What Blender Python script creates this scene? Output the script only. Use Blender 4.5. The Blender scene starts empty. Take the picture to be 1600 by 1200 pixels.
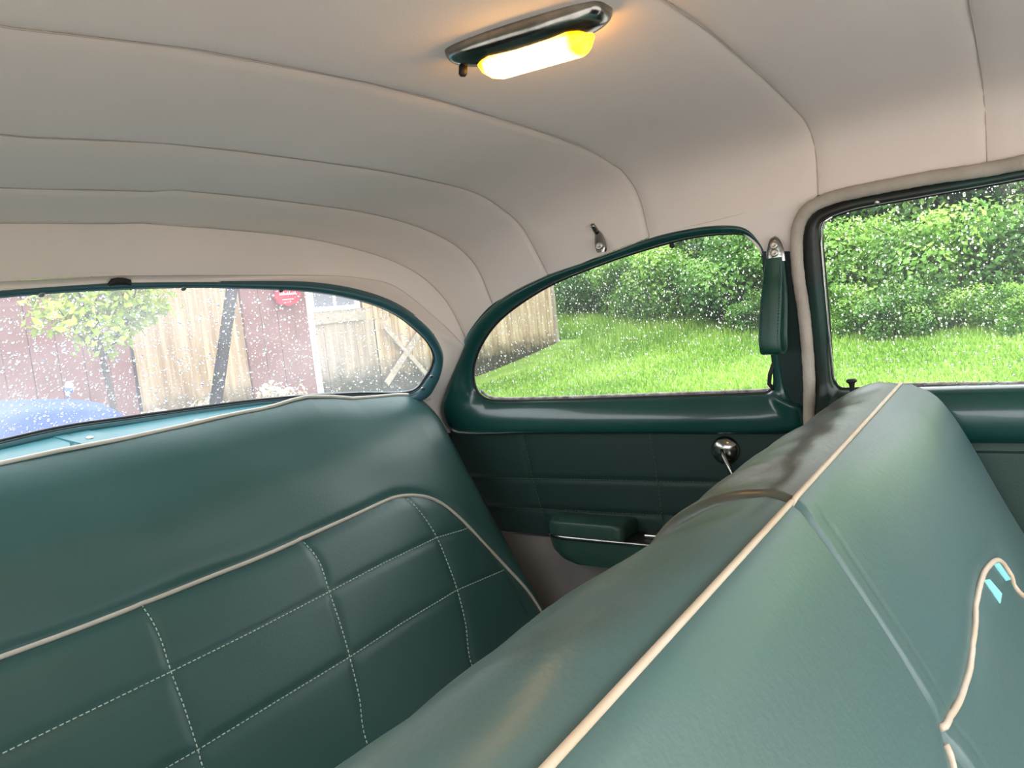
import bpy, bmesh, math, random
import numpy as np
from mathutils import Vector, Matrix

# ---------------------------------------------------------------- camera, world, light, exposure
S = bpy.context.scene
COL = S.collection
cam_d = bpy.data.cameras.new('camera'); cam = bpy.data.objects.new('camera', cam_d); COL.objects.link(cam)
CAM = Vector((-0.6, 0.0, 1.22))
cam.matrix_world = Matrix(((0.5490, 0.1440, -0.8234, CAM.x), (-0.8290, -0.0330, -0.5583, CAM.y), (-0.1070, 0.9890, 0.1020, CAM.z), (0, 0, 0, 1)))
cam_d.sensor_width = 36.0; cam_d.lens = 27.0; cam_d.clip_start = 0.01; cam_d.clip_end = 300
S.camera = cam
S.view_settings.view_transform = 'Standard'; S.view_settings.look = 'None'
S.view_settings.gamma = 1.0; S.view_settings.use_curve_mapping = False
S.view_settings.exposure = 2.52
W = bpy.data.worlds.new('overcast'); S.world = W; W.use_nodes = True
_n = W.node_tree.nodes; _l = W.node_tree.links
bg = _n['Background']; bg.inputs['Strength'].default_value = 1.0
_tc = _n.new('ShaderNodeTexCoord'); _nz = _n.new('ShaderNodeTexNoise'); _nz.inputs['Scale'].default_value = 1.6; _nz.inputs['Detail'].default_value = 4
_cr = _n.new('ShaderNodeValToRGB'); _cr.color_ramp.elements[0].color = (0.80, 0.85, 0.92, 1); _cr.color_ramp.elements[1].color = (1.0, 1.0, 1.0, 1)
_cr.color_ramp.elements[0].position = 0.3; _cr.color_ramp.elements[1].position = 0.7
_l.new(_tc.outputs['Generated'], _nz.inputs['Vector']); _l.new(_nz.outputs['Fac'], _cr.inputs['Fac']); _l.new(_cr.outputs['Color'], bg.inputs['Color'])

random.seed(5); RNG = np.random.default_rng(5)

# ---------------------------------------------------------------- helpers
def lin(r, g, b):
    f = lambda c: (c/255/12.92) if c/255 <= .04045 else ((c/255+.055)/1.055)**2.4
    return (f(r), f(g), f(b), 1)

def mat(name, col, rough=.5, metal=0., spec=.5, bump=0., bscale=200., var=0., vscale=5., col2=None, coat=0., sheen=0., stretch=None):
    m = bpy.data.materials.new(name); m.use_nodes = True
    n = m.node_tree.nodes; l = m.node_tree.links; b = n['Principled BSDF']
    b.inputs['Base Color'].default_value = col; b.inputs['Roughness'].default_value = rough; b.inputs['Metallic'].default_value = metal
    b.inputs['Specular IOR Level'].default_value = spec; b.inputs['Coat Weight'].default_value = coat; b.inputs['Sheen Weight'].default_value = sheen
    tc = n.new('ShaderNodeTexCoord'); mp = n.new('ShaderNodeMapping'); l.new(tc.outputs['Object'], mp.inputs['Vector'])
    if stretch: mp.inputs['Scale'].default_value = stretch
    if col2 is not None:
        z = n.new('ShaderNodeTexNoise'); z.inputs['Scale'].default_value = vscale; z.inputs['Detail'].default_value = 5
        r = n.new('ShaderNodeValToRGB'); r.color_ramp.elements[0].color = col; r.color_ramp.elements[1].color = col2
        r.color_ramp.elements[0].position = .5-.5*var; r.color_ramp.elements[1].position = .5+.5*var if var else .7
        l.new(mp.outputs['Vector'], z.inputs['Vector']); l.new(z.outputs['Fac'], r.inputs['Fac']); l.new(r.outputs['Color'], b.inputs['Base Color'])
    if bump:
        z = n.new('ShaderNodeTexNoise'); z.inputs['Scale'].default_value = bscale; z.inputs['Detail'].default_value = 3
        bp = n.new('ShaderNodeBump'); bp.inputs['Strength'].default_value = bump; bp.inputs['Distance'].default_value = .002
        l.new(mp.outputs['Vector'], z.inputs['Vector']); l.new(z.outputs['Fac'], bp.inputs['Height']); l.new(bp.outputs['Normal'], b.inputs['Normal'])
    return m

def tag(o, label=None, cat=None, group=None, kind=None):
    if label: o['label'] = label
    if cat: o['category'] = cat
    if group: o['group'] = group
    if kind: o['kind'] = kind
    return o

def link(name, me, m=None, parent=None, smooth=True):
    o = bpy.data.objects.new(name, me); COL.objects.link(o)
    if m: me.materials.append(m)
    if smooth: me.polygons.foreach_set('use_smooth', [True]*len(me.polygons))
    if parent: o.parent = parent; o.matrix_parent_inverse = Matrix.Translation(-parent.location)
    return o

def mesh(name, V, Fc, m=None, parent=None, smooth=True, fix=False):
    me = bpy.data.meshes.new(name); me.from_pydata([tuple(map(float, v)) for v in V], [], [tuple(int(i) for i in f) for f in Fc])
    if fix:
        b = bmesh.new(); b.from_mesh(me); bmesh.ops.recalc_face_normals(b, faces=b.faces); b.to_mesh(me); b.free()
    me.update(); return link(name, me, m, parent, smooth)

def empty(name, loc, label=None, cat=None, group=None, kind=None):
    o = bpy.data.objects.new(name, None); COL.objects.link(o); o.location = loc; o.empty_display_size = .05
    return tag(o, label, cat, group, kind)

def resample(P, n, closed=False, smooth=True):
    """n points evenly along a Catmull-Rom curve (or polyline) through P"""
    P = np.array(P, float)
    if closed: P = np.vstack([P, P[:1]])
    if smooth and len(P) > 2:
        if closed: Q = np.vstack([P[-2], P, P[1]])
        else: Q = np.vstack([2*P[0]-P[1], P, 2*P[-1]-P[-2]])
        out = []
        for i in range(1, len(Q)-2):
            p0, p1, p2, p3 = Q[i-1:i+3]
            for t in np.linspace(0, 1, 12, endpoint=False):
                out.append(.5*((2*p1)+(-p0+p2)*t+(2*p0-5*p1+4*p2-p3)*t*t+(-p0+3*p1-3*p2+p3)*t**3))
        out.append(P[-1]); P = np.array(out)
    d = np.r_[0, np.cumsum(np.linalg.norm(np.diff(P, axis=0), axis=1))]
    s = np.linspace(0, d[-1], n+1 if closed else n)
    R = np.stack([np.interp(s, d, P[:, k]) for k in range(P.shape[1])], 1)
    return R[:-1] if closed else R

def subdiv_pair(A, B, k=6, closed=True):
    """corresponding control points of two outlines, both refined with the same parameter"""
    def cr(P):
        P = np.array(P, float); n = len(P); out = []
        for i in range(n if closed else n-1):
            g = lambda j: P[j % n] if closed else P[min(max(j, 0), n-1)]
            p0, p1, p2, p3 = g(i-1), g(i), g(i+1), g(i+2)
            # reduce overshoot at sharp corners
            for t in np.linspace(0, 1, k, endpoint=False):
                m1 = (p2-p0)*.5; m2 = (p3-p1)*.5; L = np.linalg.norm(p2-p1)
                for mm in (m1, m2):
                    ln = np.linalg.norm(mm)
                    if ln > L*1.2 and ln > 0: mm *= L*1.2/ln
                out.append((2*t**3-3*t*t+1)*p1+(t**3-2*t*t+t)*m1+(-2*t**3+3*t*t)*p2+(t**3-t*t)*m2)
        if not closed: out.append(P[-1])
        return np.array(out)
    return cr(A), cr(B)

def tube(path, r, n=8, closed=False, m=None, name='tube', parent=None, cap=True, build=True, flat=None):
    P = np.array(path, float); N = len(P); R = np.full(N, r) if np.isscalar(r) else np.array(r)
    T = np.zeros_like(P)
    if closed: T = np.roll(P, -1, 0)-np.roll(P, 1, 0)
    else: T[1:-1] = P[2:]-P[:-2]; T[0] = P[1]-P[0]; T[-1] = P[-1]-P[-2]
    T /= np.linalg.norm(T, axis=1)[:, None]+1e-12
    a = np.array([0, 0, 1.]) if abs(T[0][2]) < .9 else np.array([1., 0, 0])
    u = np.cross(T[0], a); u /= np.linalg.norm(u); V = []
    for i in range(N):
        u = u-T[i]*np.dot(u, T[i]); u /= np.linalg.norm(u)+1e-12; w = np.cross(T[i], u)
        for k in range(n):
            an = 2*math.pi*k/n; V.append(P[i]+R[i]*(math.cos(an)*u+math.sin(an)*w))
    Fc = []
    for i in range(N if closed else N-1):
        j = (i+1) % N
        for k in range(n): Fc.append((i*n+k, i*n+(k+1) % n, j*n+(k+1) % n, j*n+k))
    if not closed and cap:
        Fc.append(tuple(range(n))[::-1]); Fc.append(tuple(range((N-1)*n, N*n)))
    if not build: return V, Fc
    return mesh(name, V, Fc, m, parent)

def grid(Pts, closed_u=False, closed_v=False):
    nu = len(Pts); nv = len(Pts[0]); V = [p for row in Pts for p in row]; Fc = []
    for i in range(nu if closed_u else nu-1):
        for j in range(nv if closed_v else nv-1):
            a = i*nv+j; b = i*nv+(j+1) % nv; c = ((i+1) % nu)*nv+(j+1) % nv; d = ((i+1) % nu)*nv+j
            Fc.append((a, b, c, d))
    return V, Fc

class MB:
    def __init__(s): s.V = []; s.F = []
    def add(s, V, F):
        o = len(s.V); s.V += [tuple(v) for v in V]; s.F += [tuple(i+o for i in f) for f in F]; return s
    def box(s, a, b, bev=0):
        x0, y0, z0 = a; x1, y1, z1 = b
        V = [(x, y, z) for x in (x0, x1) for y in (y0, y1) for z in (z0, z1)]
        return s.add(V, [(0, 1, 3, 2), (4, 6, 7, 5), (0, 4, 5, 1), (2, 3, 7, 6), (0, 2, 6, 4), (1, 5, 7, 3)])
    def bar(s, p, q, w, d, up=(0, -1, 0)):
        p = np.array(p, float); q = np.array(q, float); t = (q-p)/np.linalg.norm(q-p); up = np.array(up, float); sd = np.cross(t, up); sd /= np.linalg.norm(sd)
        V = [c+sd*a*w/2+up*b*d/2 for c in (p, q) for a, b in ((-1, -1), (1, -1), (1, 1), (-1, 1))]
        return s.add(V, [(0, 1, 2, 3), (7, 6, 5, 4), (0, 4, 5, 1), (1, 5, 6, 2), (2, 6, 7, 3), (3, 7, 4, 0)])
    def cyl(s, p, q, r0, r1=None, n=16):
        r1 = r0 if r1 is None else r1
        V, F = tube([p, q], [r0, r1], n, build=False); return s.add(V, F)
    def lathe(s, base, axis, prof, n=24):
        base = np.array(base, float); t = np.array(axis, float); t /= np.linalg.norm(t)
        a = np.array([0, 0, 1.]) if abs(t[2]) < .9 else np.array([1., 0, 0]); u = np.cross(t, a); u /= np.linalg.norm(u); w = np.cross(t, u)
        R = [[base+t*h+r*(math.cos(2*math.pi*k/n)*u+math.sin(2*math.pi*k/n)*w) for k in range(n)] for r, h in prof]
        V, F = grid(R, closed_v=True); F += [tuple(range(n))[::-1], tuple(range(len(V)-n, len(V)))]; return s.add(V, F)
    def out(s, name, m, parent=None, smooth=False, bevel=0):
        o = mesh(name, s.V, s.F, m, parent, smooth, fix=True)
        if bevel:
            md = o.modifiers.new('b', 'BEVEL'); md.width = bevel; md.segments = 2; md.limit_method = 'ANGLE'
        return o

def autosmooth(o, ang=40):
    me = o.data; b = bmesh.new(); b.from_mesh(me)
    for e in b.edges:
        if len(e.link_faces) == 2 and e.calc_face_angle(0) > math.radians(ang): e.smooth = False
    for f in b.faces: f.smooth = True
    b.to_mesh(me); b.free(); return o

def inpoly(pt, poly):
    x, y = pt; c = False; n = len(poly)
    for i in range(n):
        x1, y1 = poly[i]; x2, y2 = poly[i-1]
        if (y1 > y) != (y2 > y) and x < (x2-x1)*(y-y1)/(y2-y1)+x1: c = not c
    return c

# ---------------------------------------------------------------- materials
TEAL = lin(78, 120, 110)
M = {}
M['headliner'] = mat('headliner_cloth', lin(240, 227, 218), .9, spec=.2, bump=.25, bscale=900, col2=lin(232, 220, 209), var=.5, vscale=4, sheen=.15)
M['seam'] = mat('seam_thread', lin(192, 180, 170), .9)
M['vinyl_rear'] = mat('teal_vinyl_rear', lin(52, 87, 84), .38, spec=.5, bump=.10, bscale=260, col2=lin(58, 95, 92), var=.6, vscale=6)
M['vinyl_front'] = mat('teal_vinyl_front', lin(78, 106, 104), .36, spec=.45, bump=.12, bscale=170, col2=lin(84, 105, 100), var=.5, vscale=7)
M['vinyl_worn'] = mat('worn_vinyl', lin(72, 90, 80), .34, spec=.5, bump=.2, bscale=120, col2=lin(72, 64, 52), var=.35, vscale=9)
M['piping'] = mat('cream_piping', lin(222, 205, 184), .45, bump=.1, bscale=300, col2=lin(205, 180, 150), var=.5, vscale=14)
M['piping_rear'] = mat('rear_piping', lin(206, 200, 188), .5, bump=.1, bscale=300, col2=lin(190, 182, 168), var=.5, vscale=14)
M['thread'] = mat('pale_thread', lin(205, 222, 212), .7)
M['thread_dim'] = mat('dim_thread', lin(70, 82, 66), .8)
M['panel'] = mat('dark_green_panel_vinyl', lin(22, 48, 43), .5, spec=.4, bump=.15, bscale=350)
M['armrest'] = mat('armrest_vinyl', lin(36, 66, 56), .45, bump=.15, bscale=350)
M['doorpanel'] = mat('door_panel_vinyl', lin(42, 66, 58), .5, spec=.4, bump=.15, bscale=350)
M['paint'] = mat('green_garnish_paint', lin(22, 70, 65), .26, spec=.5, coat=.4, col2=lin(19, 62, 58), var=.4, vscale=9, bump=.03, bscale=60)
M['paint_worn'] = mat('worn_door_paint', lin(22, 58, 50), .4, spec=.5, col2=lin(34, 34, 30), var=.3, vscale=7)
M['aqua'] = mat('aqua_paint', lin(50, 108, 114), .45, spec=.4, coat=.0, col2=lin(44, 100, 108), var=.5, vscale=20)
M['aqua_shaded'] = mat('aqua_shaded_paint', lin(48, 88, 94), .35, spec=.5, coat=.2)  # same aqua paint, darkened: shade on the window frame put into the colour
M['plate'] = mat('pillar_plate_paint', lin(24, 44, 40), .45)
M['rubber'] = mat('black_rubber', lin(26, 24, 24), .6)
M['mauve'] = mat('grey_seal', lin(112, 100, 108), .7)
M['felt'] = mat('pale_wet_ledge', lin(170, 160, 150), .5, bump=.6, bscale=300, col2=lin(90, 78, 72), var=.3, vscale=60)
M['windlace'] = mat('windlace_cloth', lin(186, 176, 162), .9, spec=.2, bump=.5, bscale=260, stretch=(1, 1, 1.), col2=lin(168, 158, 145), var=.4, vscale=20)
M['chrome'] = mat('chrome', (.82, .82, .80, 1), .14, 1.0)
M['chrome_old'] = mat('aged_chrome', (.36, .35, .32, 1), .17, 1.0, bump=.1, bscale=90, col2=(.18, .18, .16, 1), var=.5, vscale=60)
M['strap'] = mat('deep_green_strap', lin(10, 62, 48), .42, spec=.5, bump=.12, bscale=260)
M['strapthread'] = mat('strap_thread', lin(10, 60, 46), .7)
M['beige'] = mat('beige_lower_trim', lin(128, 120, 114), .85, bump=.2, bscale=160, col2=lin(112, 104, 98), var=.5, vscale=9)
M['dark'] = mat('dark_metal', lin(24, 26, 25), .5)
M['carpet'] = mat('dark_carpet', lin(38, 46, 44), .95, bump=.6, bscale=300)
M['tape'] = mat('aqua_tape', lin(150, 226, 226), .35)
M['screw'] = mat('screw_metal', (.5, .48, .44, 1), .35, 1.0)

def glass_mat(name, tint, milk, milkcol=(.9, .92, .95, 1)):
    m = bpy.data.materials.new(name); m.use_nodes = True; n = m.node_tree.nodes; l = m.node_tree.links
    n.remove(n['Principled BSDF']); out = n['Material Output']
    t = n.new('ShaderNodeBsdfTransparent'); t.inputs['Color'].default_value = tint
    g = n.new('ShaderNodeBsdfGlossy'); g.inputs['Roughness'].default_value = .03
    fr = n.new('ShaderNodeFresnel'); fr.inputs['IOR'].default_value = 1.45
    mx = n.new('ShaderNodeMixShader'); l.new(fr.outputs[0], mx.inputs[0]); l.new(t.outputs[0], mx.inputs[1]); l.new(g.outputs[0], mx.inputs[2])
    d = n.new('ShaderNodeBsdfTranslucent'); d.inputs['Color'].default_value = milkcol
    m2 = n.new('ShaderNodeMixShader'); l.new(mx.outputs[0], m2.inputs[1]); l.new(d.outputs[0], m2.inputs[2])
    if milk > 0:
        tc = n.new('ShaderNodeTexCoord'); z = n.new('ShaderNodeTexNoise'); z.inputs['Scale'].default_value = 3.5; z.inputs['Detail'].default_value = 3
        r = n.new('ShaderNodeMapRange'); r.inputs['From Min'].default_value = .35; r.inputs['From Max'].default_value = .7; r.inputs['To Min'].default_value = milk*.5; r.inputs['To Max'].default_value = milk*1.4
        l.new(tc.outputs['Object'], z.inputs['Vector']); l.new(z.outputs['Fac'], r.inputs['Value']); l.new(r.outputs[0], m2.inputs[0])
    else: m2.inputs[0].default_value = 0
    l.new(m2.outputs[0], out.inputs['Surface']); return m
M['glass_side'] = glass_mat('side_glass', (.86, .88, .86, 1), .02)
M['glass_rear'] = glass_mat('rear_glass', (.90, .90, .90, 1), .11)
def water_mat():
    m = bpy.data.materials.new('rain_water'); m.use_nodes = True; b = m.node_tree.nodes['Principled BSDF']
    b.inputs['Transmission Weight'].default_value = 1; b.inputs['Roughness'].default_value = 0.0; b.inputs['IOR'].default_value = 1.33; b.inputs['Base Color'].default_value = (1, 1, 1, 1)
    return m
M['water'] = water_mat()

# ---------------------------------------------------------------- ceiling: cloth headliner sewn in panels
def sideX(z): return .70-.18*(z-1.0)
SE = {}
def section(pts, left=None, n=26):
    """full cross-section from passenger side to driver side; pts run from near the centre to the driver side"""
    R = resample(pts, n)
    c = R[0].copy()
    Lp = R.copy(); Lp[:, 0] = -Lp[:, 0]
    if left is not None:                       # the crown droops a little more on the passenger side
        lx = np.array([-q[0] for q in left])[::-1]; lz = np.array([q[2] for q in left])[::-1]
        lx = -np.array([q[0] for q in left]); o = np.argsort(lx); lx = lx[o]; lz = np.array([q[2] for q in left])[o]
        for i in range(len(Lp)):
            x = -Lp[i, 0]
            if x <= lx[-1]: 
                zt = np.interp(x, np.r_[0, lx], np.r_[c[2], lz]); Lp[i, 2] = zt
        dz = Lp[:, 2]-R[:, 2]; k = np.argmax(-Lp[:, 0] > lx[-1]); d0 = dz[k-1] if k > 0 else 0
        for i in range(k, len(Lp)): Lp[i, 2] += d0*(1-(i-k+1)/(len(Lp)-k))
    return np.vstack([Lp[::-1], R[1:]])
s1p = [(0, .253, 1.470), (.19, .253, 1.469), (.346, .253, 1.461), (.523, .253, 1.446), (.60, .253, 1.432), (.640, .253, 1.405), (.645, .253, 1.37), (.640, .253, 1.334)]
def shift(P, y, dz=0, zs=1.0): return [(p[0], y, p[2]+dz) for p in P]
SEC = [
    section(shift(s1p, -.80, -.075)), section(shift(s1p, -.62, -.035)), section(shift(s1p, -.30, -.004)),
    section(shift(s1p, .037, .006)), section(s1p),
    section([(0, .540, 1.457)]+[(0.1768,0.5392,1.4552),(0.4218,0.5355,1.4419),(0.5389,0.5327,1.4216),(0.5809,0.5315,1.4078),(0.6213,0.5303,1.3738),(0.6455,0.5295,1.3102)], [(-0.3429,0.537,1.4315),(-0.2015,0.539,1.4477)]),
    section([(0, .765, 1.435)]+[(0.1577,0.7635,1.4337),(0.3079,0.7593,1.4278),(0.4581,0.7525,1.4121),(0.5405,0.7476,1.3833),(0.5913,0.7441,1.3506),(0.6526,0.7396,1.2657)], [(-0.2514,0.7612,1.4204),(-0.0916,0.7645,1.4335)]),
    section([(0, .930, 1.416)]+[(0.0549,0.9296,1.4193),(0.3527,0.9154,1.4019),(0.5264,0.8976,1.3654),(0.6188,0.8852,1.3099),(0.6593,0.8791,1.2263)], [(-0.1849,0.926,1.4072)]),
    section([(0, 1.020, 1.388)]+[(0.0587,1.0196,1.3882),(0.3174,1.0071,1.3697),(0.512,0.9863,1.3235),(0.6165,0.9711,1.2564),(0.6689,0.9625,1.1632)], [(-0.1508,1.0171,1.3836)]),
    section([(0, 1.045, 1.320)]+[(0.0145,1.045,1.3195),(0.3499,1.0231,1.3079),(0.4522,1.0084,1.2964),(0.5018,0.9999,1.2842),(0.5436,0.9921,1.2595),(0.6138,0.9775,1.1992),(0.6714,0.9643,1.1404)], [(-0.1517,1.0409,1.3158)]),
]
ceiling = empty('ceiling', (0, .3, 1.46), 'cream cloth headliner sewn in crosswise panels under the car roof', None, None, 'structure')
SW = len(SEC[0])
for i in range(len(SEC)-1):
    A, B = SEC[i], SEC[i+1]; K = 16; rows = []
    prevA = SEC[i-1] if i > 0 else A+(A-B); nextB = SEC[i+2] if i+2 < len(SEC) else B+(B-A)*.5
    L = np.linalg.norm(A-B, axis=1)[:, None]
    for k in range(K+1):
        t = .5-.5*math.cos(math.pi*k/K)
        P = A*(1-t)+B*t
        # smooth longitudinal crown through the bows, softened
        m1 = (B-prevA)/(np.linalg.norm(B-A, axis=1)+np.linalg.norm(A-prevA, axis=1)+1e-9)[:, None]*L
        m2 = (nextB-A)/(np.linalg.norm(B-A, axis=1)+np.linalg.norm(nextB-B, axis=1)+1e-9)[:, None]*L
        H = (2*t**3-3*t*t+1)*A+(t**3-2*t*t+t)*m1+(-2*t**3+3*t*t)*B+(t**3-t*t)*m2
        P = P*.35+H*.65
        # cloth bellies between bows: pulled inwards, seam tucked up
        c = np.array([0, P[:, 1].mean(), 1.1]); nrm = P-c; nrm[:, 1] = 0; nrm /= np.linalg.norm(nrm, axis=1)[:, None]
        sag = .0026*math.sin(math.pi*t)+.0034*(1-math.exp(-((min(t, 1-t)*float(np.mean(L)))/.006)**2))
        if 0 < t < 1: sag += .0012*np.sin(P[:, 0:1]*31+i*2.1)*math.exp(-(min(t, 1-t)*10)**.5*1.5)
        P = P-nrm*sag
        rows.append(P)
    extra = []
    V, Fc = grid(rows)
    o = mesh('headliner_panel', V, Fc, M['headliner'], ceiling)
# raised seam welts
for i in range(3, len(SEC)):
    P = SEC[i].copy(); c = np.array([0, P[:, 1].mean(), 1.1]); nrm = P-c; nrm[:, 1] = 0; nrm /= np.linalg.norm(nrm, axis=1)[:, None]
    tube(resample(P-nrm*.0010, 120), .0007, 6, m=M['seam'], name='headliner_seam', parent=ceiling)
# side skirts of the headliner down to the window mouldings (both sides)
def skirt(i, poly, name='headliner_skirt'):
    for sgn in (1, -1):
        A = SEC[i][-1]; B = SEC[i+1][-1]; n = 40
        base = np.array([A*(1-t)+B*t for t in np.linspace(0, 1, n)]); Q = resample(poly, n, smooth=False)
        rows = []
        for k in range(5):
            t = k/4; R = base*(1-t)+Q*t; R[:, 0] += -.0015; rows.append(R*np.array([sgn, 1, 1]))
        V, Fc = grid(rows); mesh(name, V, Fc, M['headliner'], ceiling)
skirt(4, [(0.6399,0.2533,1.3337),(0.6434,0.2794,1.3143),(0.6483,0.2909,1.287),(0.6574,0.2984,1.2368),(0.6565,0.3382,1.2415),(0.6527,0.3476,1.263),(0.6475,0.3673,1.2919),(0.6455,0.4021,1.3029),(0.6452,0.4558,1.3042),(0.6457,0.5304,1.3017)])
skirt(5, [(0.6442,0.5289,1.3101),(0.6487,0.6255,1.2851),(0.653,0.7404,1.2609)])
# rear header strip and rear quarter strip, wrapped down both sides of the back window
RWo = [(-0.0012,1.0529,1.3101),(0.075,1.0509,1.3081),(0.1653,1.0397,1.3038),(0.302,1.0047,1.2932),(0.3935,0.9789,1.2735),(0.47,0.9616,1.2437),(0.5383,0.9563,1.1999),(0.5841,0.9634,1.156),(0.6054,0.979,1.1223),(0.6168,1.0113,1.08),(0.6102,1.0486,1.0486)]
RWf = RWo+[(0.6078,1.0878,1.0115),(0.6297,1.1143,0.9656)]
RWo[0] = (0.0, RWo[0][1], RWo[0][2])
A = np.vstack([resample(SEC[-1][SW//2:], 40, smooth=False), resample([(0.6748,0.9669,1.1402),(0.6807,0.9947,1.1072),(0.6881,1.0288,1.0662),(0.6968,1.0677,1.018),(0.705,1.0666,0.9722),(0.7144,1.0546,0.9199)], 22)[1:]])
RWf[0] = RWo[0]; B = resample(RWf, len(A))
# match by landmark: centre, shoulder, foot
A = np.vstack([resample(A[:30], 30, smooth=False), A[30:]])
rows = []
for k in range(9):
    t = k/8; R = A*(1-t)+B*t
    R[:, 0] += .006*math.sin(math.pi*t)*np.clip(np.linspace(0, 2, len(A)), 0, 1); R[:, 1] += .004*math.sin(math.pi*t)
    rows.append(R)
for sgn in (1, -1):
    V, Fc = grid([r*np.array([sgn, 1, 1]) for r in rows]); mesh('rear_header_strip', V, Fc, M['headliner'], ceiling)

# roof skin above the headliner keeps daylight out
roof = []
for s in SEC:
    P = s.copy(); c = np.array([0, P[0, 1], 1.05]); nrm = P-c; nrm[:, 1] = 0; nrm /= np.linalg.norm(nrm, axis=1)[:, None]; roof.append(P+nrm*.03)
last = roof[-1].copy(); last[:, 1] += .03; last[:, 2] = last[:, 2]*.98+.02; roof.append(last)
V, Fc = grid(roof); mesh('car_roof', V, Fc, M['aqua']).__setitem__('kind', 'structure')

# ---------------------------------------------------------------- quarter window and B pillar
NS = np.array([1, 0, .18])/np.linalg.norm([1, 0, .18])     # outward normal of the tumblehome plane
def ring(outer, inner, prof, name, m, parent, k=6, normal=NS, mirror=False, bmax=.022, closed=True):
    A, B = subdiv_pair(outer, inner, k, closed)
    w = np.linalg.norm(A-B, axis=1); b = np.minimum(bmax, .38*w)[:, None]; rows = []
    for t, kind, v in prof:
        P = A*(1-t)+B*t
        off = b*v if kind == 'b' else np.full_like(b, v)
        rows.append(P-normal*off)
    if mirror: rows = [r*np.array([-1, 1, 1]) for r in rows]
    V, Fc = grid(rows, closed_v=closed); o = mesh(name, V, Fc, m, parent); return o, A, B
PROF = [(0, 'a', -.012), (0, 'a', .001), (.04, 'b', .42), (.10, 'b', .74), (.18, 'b', .93), (.28, 'b', 1.0), (.42, 'b', .97), (.56, 'b', .86), (.70, 'b', .66), (.82, 'b', .42), (.93, 'b', .15), (1, 'a', -.004), (1, 'a', -.016)]
QO = [(0.7082,1.0448,0.9543),(0.6989,1.0747,1.0063),(0.6875,1.0332,1.0692),(0.6763,0.9827,1.1315),(0.6656,0.9281,1.1913),(0.6569,0.8448,1.2397),(0.6513,0.7383,1.2703),(0.6479,0.6246,1.2895),(0.6446,0.5293,1.308),(0.6436,0.4544,1.3134),(0.644,0.401,1.3109),(0.6459,0.3661,1.3008),(0.6505,0.3461,1.2749),(0.6552,0.3393,1.2488),(0.6691,0.3405,1.1717),(0.6844,0.3383,1.0865),(0.6923,0.3351,1.0428),(0.6967,0.3266,1.0183),(0.6996,0.308,1.0025),(0.7072,0.3125,0.9602),(0.708,0.6099,0.9558),(0.7081,0.8219,0.9551)]
QI = [(0.6959,0.9321,1.0226),(0.6943,0.9629,1.0317),(0.6899,0.9766,1.056),(0.6822,0.9682,1.099),(0.6728,0.9292,1.1514),(0.6641,0.8643,1.1993),(0.6558,0.7552,1.2456),(0.6508,0.6407,1.2732),(0.6477,0.5382,1.2907),(0.6462,0.4566,1.2991),(0.6466,0.3925,1.2964),(0.6478,0.3675,1.2899),(0.651,0.3505,1.2724),(0.6545,0.3459,1.2526),(0.669,0.3486,1.1724),(0.6843,0.3506,1.0871),(0.6906,0.3517,1.0522),(0.6934,0.3545,1.0368),(0.6951,0.3641,1.027),(0.6957,0.3773,1.024),(0.696,0.5981,1.0221),(0.6962,0.777,1.0208)]

DROP_V = None
def drops(name, poly2, to3, normal_fn, n, parent, rmin=.0009, rmax=.0028, elong=1.0):
    poly2 = [tuple(p) for p in poly2]
    xs = [p[0] for p in poly2]; ys = [p[1] for p in poly2]; VV = []; FF = []; cnt = 0; seg = 8
    prof = [(1, 0), (.92, .32), (.66, .60), (.32, .76)]
    tries = 0
    while cnt < n and tries < n*8:
        tries += 1
        a = random.uniform(min(xs), max(xs)); b = random.uniform(min(ys), max(ys))
        if not inpoly((a, b), poly2): continue
        r = rmin+(rmax-rmin)*random.random()**3.2
        c = np.array(to3(a, b)); nn = np.array(normal_fn(a, b), float); nn /= np.linalg.norm(nn)
        up = np.array([0, 0, 1.])-nn*nn[2]; up /= np.linalg.norm(up); sd = np.cross(up, nn)
        o = len(VV); e = random.uniform(.9, 1.35)*elong; ph = random.random()*6
        for rr, h in prof:
            for k in range(seg):
                an = 2*math.pi*k/seg; wob = 1+.12*math.sin(2*an+ph)
                VV.append(c+nn*(.0003+h*r*.33)+sd*math.cos(an)*r*rr*wob+up*math.sin(an)*r*rr*e*wob)
        VV.append(c+nn*(.0003+r*.28)); top = len(VV)-1
        for j in range(len(prof)-1):
            for k in range(seg): FF.append((o+j*seg+k, o+j*seg+(k+1) % seg, o+(j+1)*seg+(k+1) % seg, o+(j+1)*seg+k))
        j = len(prof)-1
        for k in range(seg): FF.append((o+j*seg+k, o+j*seg+(k+1) % seg, top))
        FF.append(tuple(o+k for k in range(seg))[::-1]); cnt += 1
    ob = mesh(name, VV, FF, M['water'], parent, True); ob['kind'] = 'stuff'; return ob

def plane_glass(name, inner, parent, depth, mirror=False, ndrops=1500):
    P = np.array(inner)+NS*depth; s = np.array([-1, 1, 1]) if mirror else np.array([1, 1, 1])
    V = [p*s for p in P]; g = mesh('glass_pane', V, [tuple(range(len(V)))], M['glass_side'], parent, False)
    if ndrops:
        poly = [(p[1], p[2]) for p in P]
        off = P[0][0]*1+.18*P[0][2]
        drops('raindrops', poly, lambda y, z: ((off-.18*z)*s[0]+.0005*s[0], y, z), lambda y, z: (s[0], 0, .18), ndrops, parent, .0005, .0016 if ndrops < 5000 else .0019)
    return g

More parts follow.
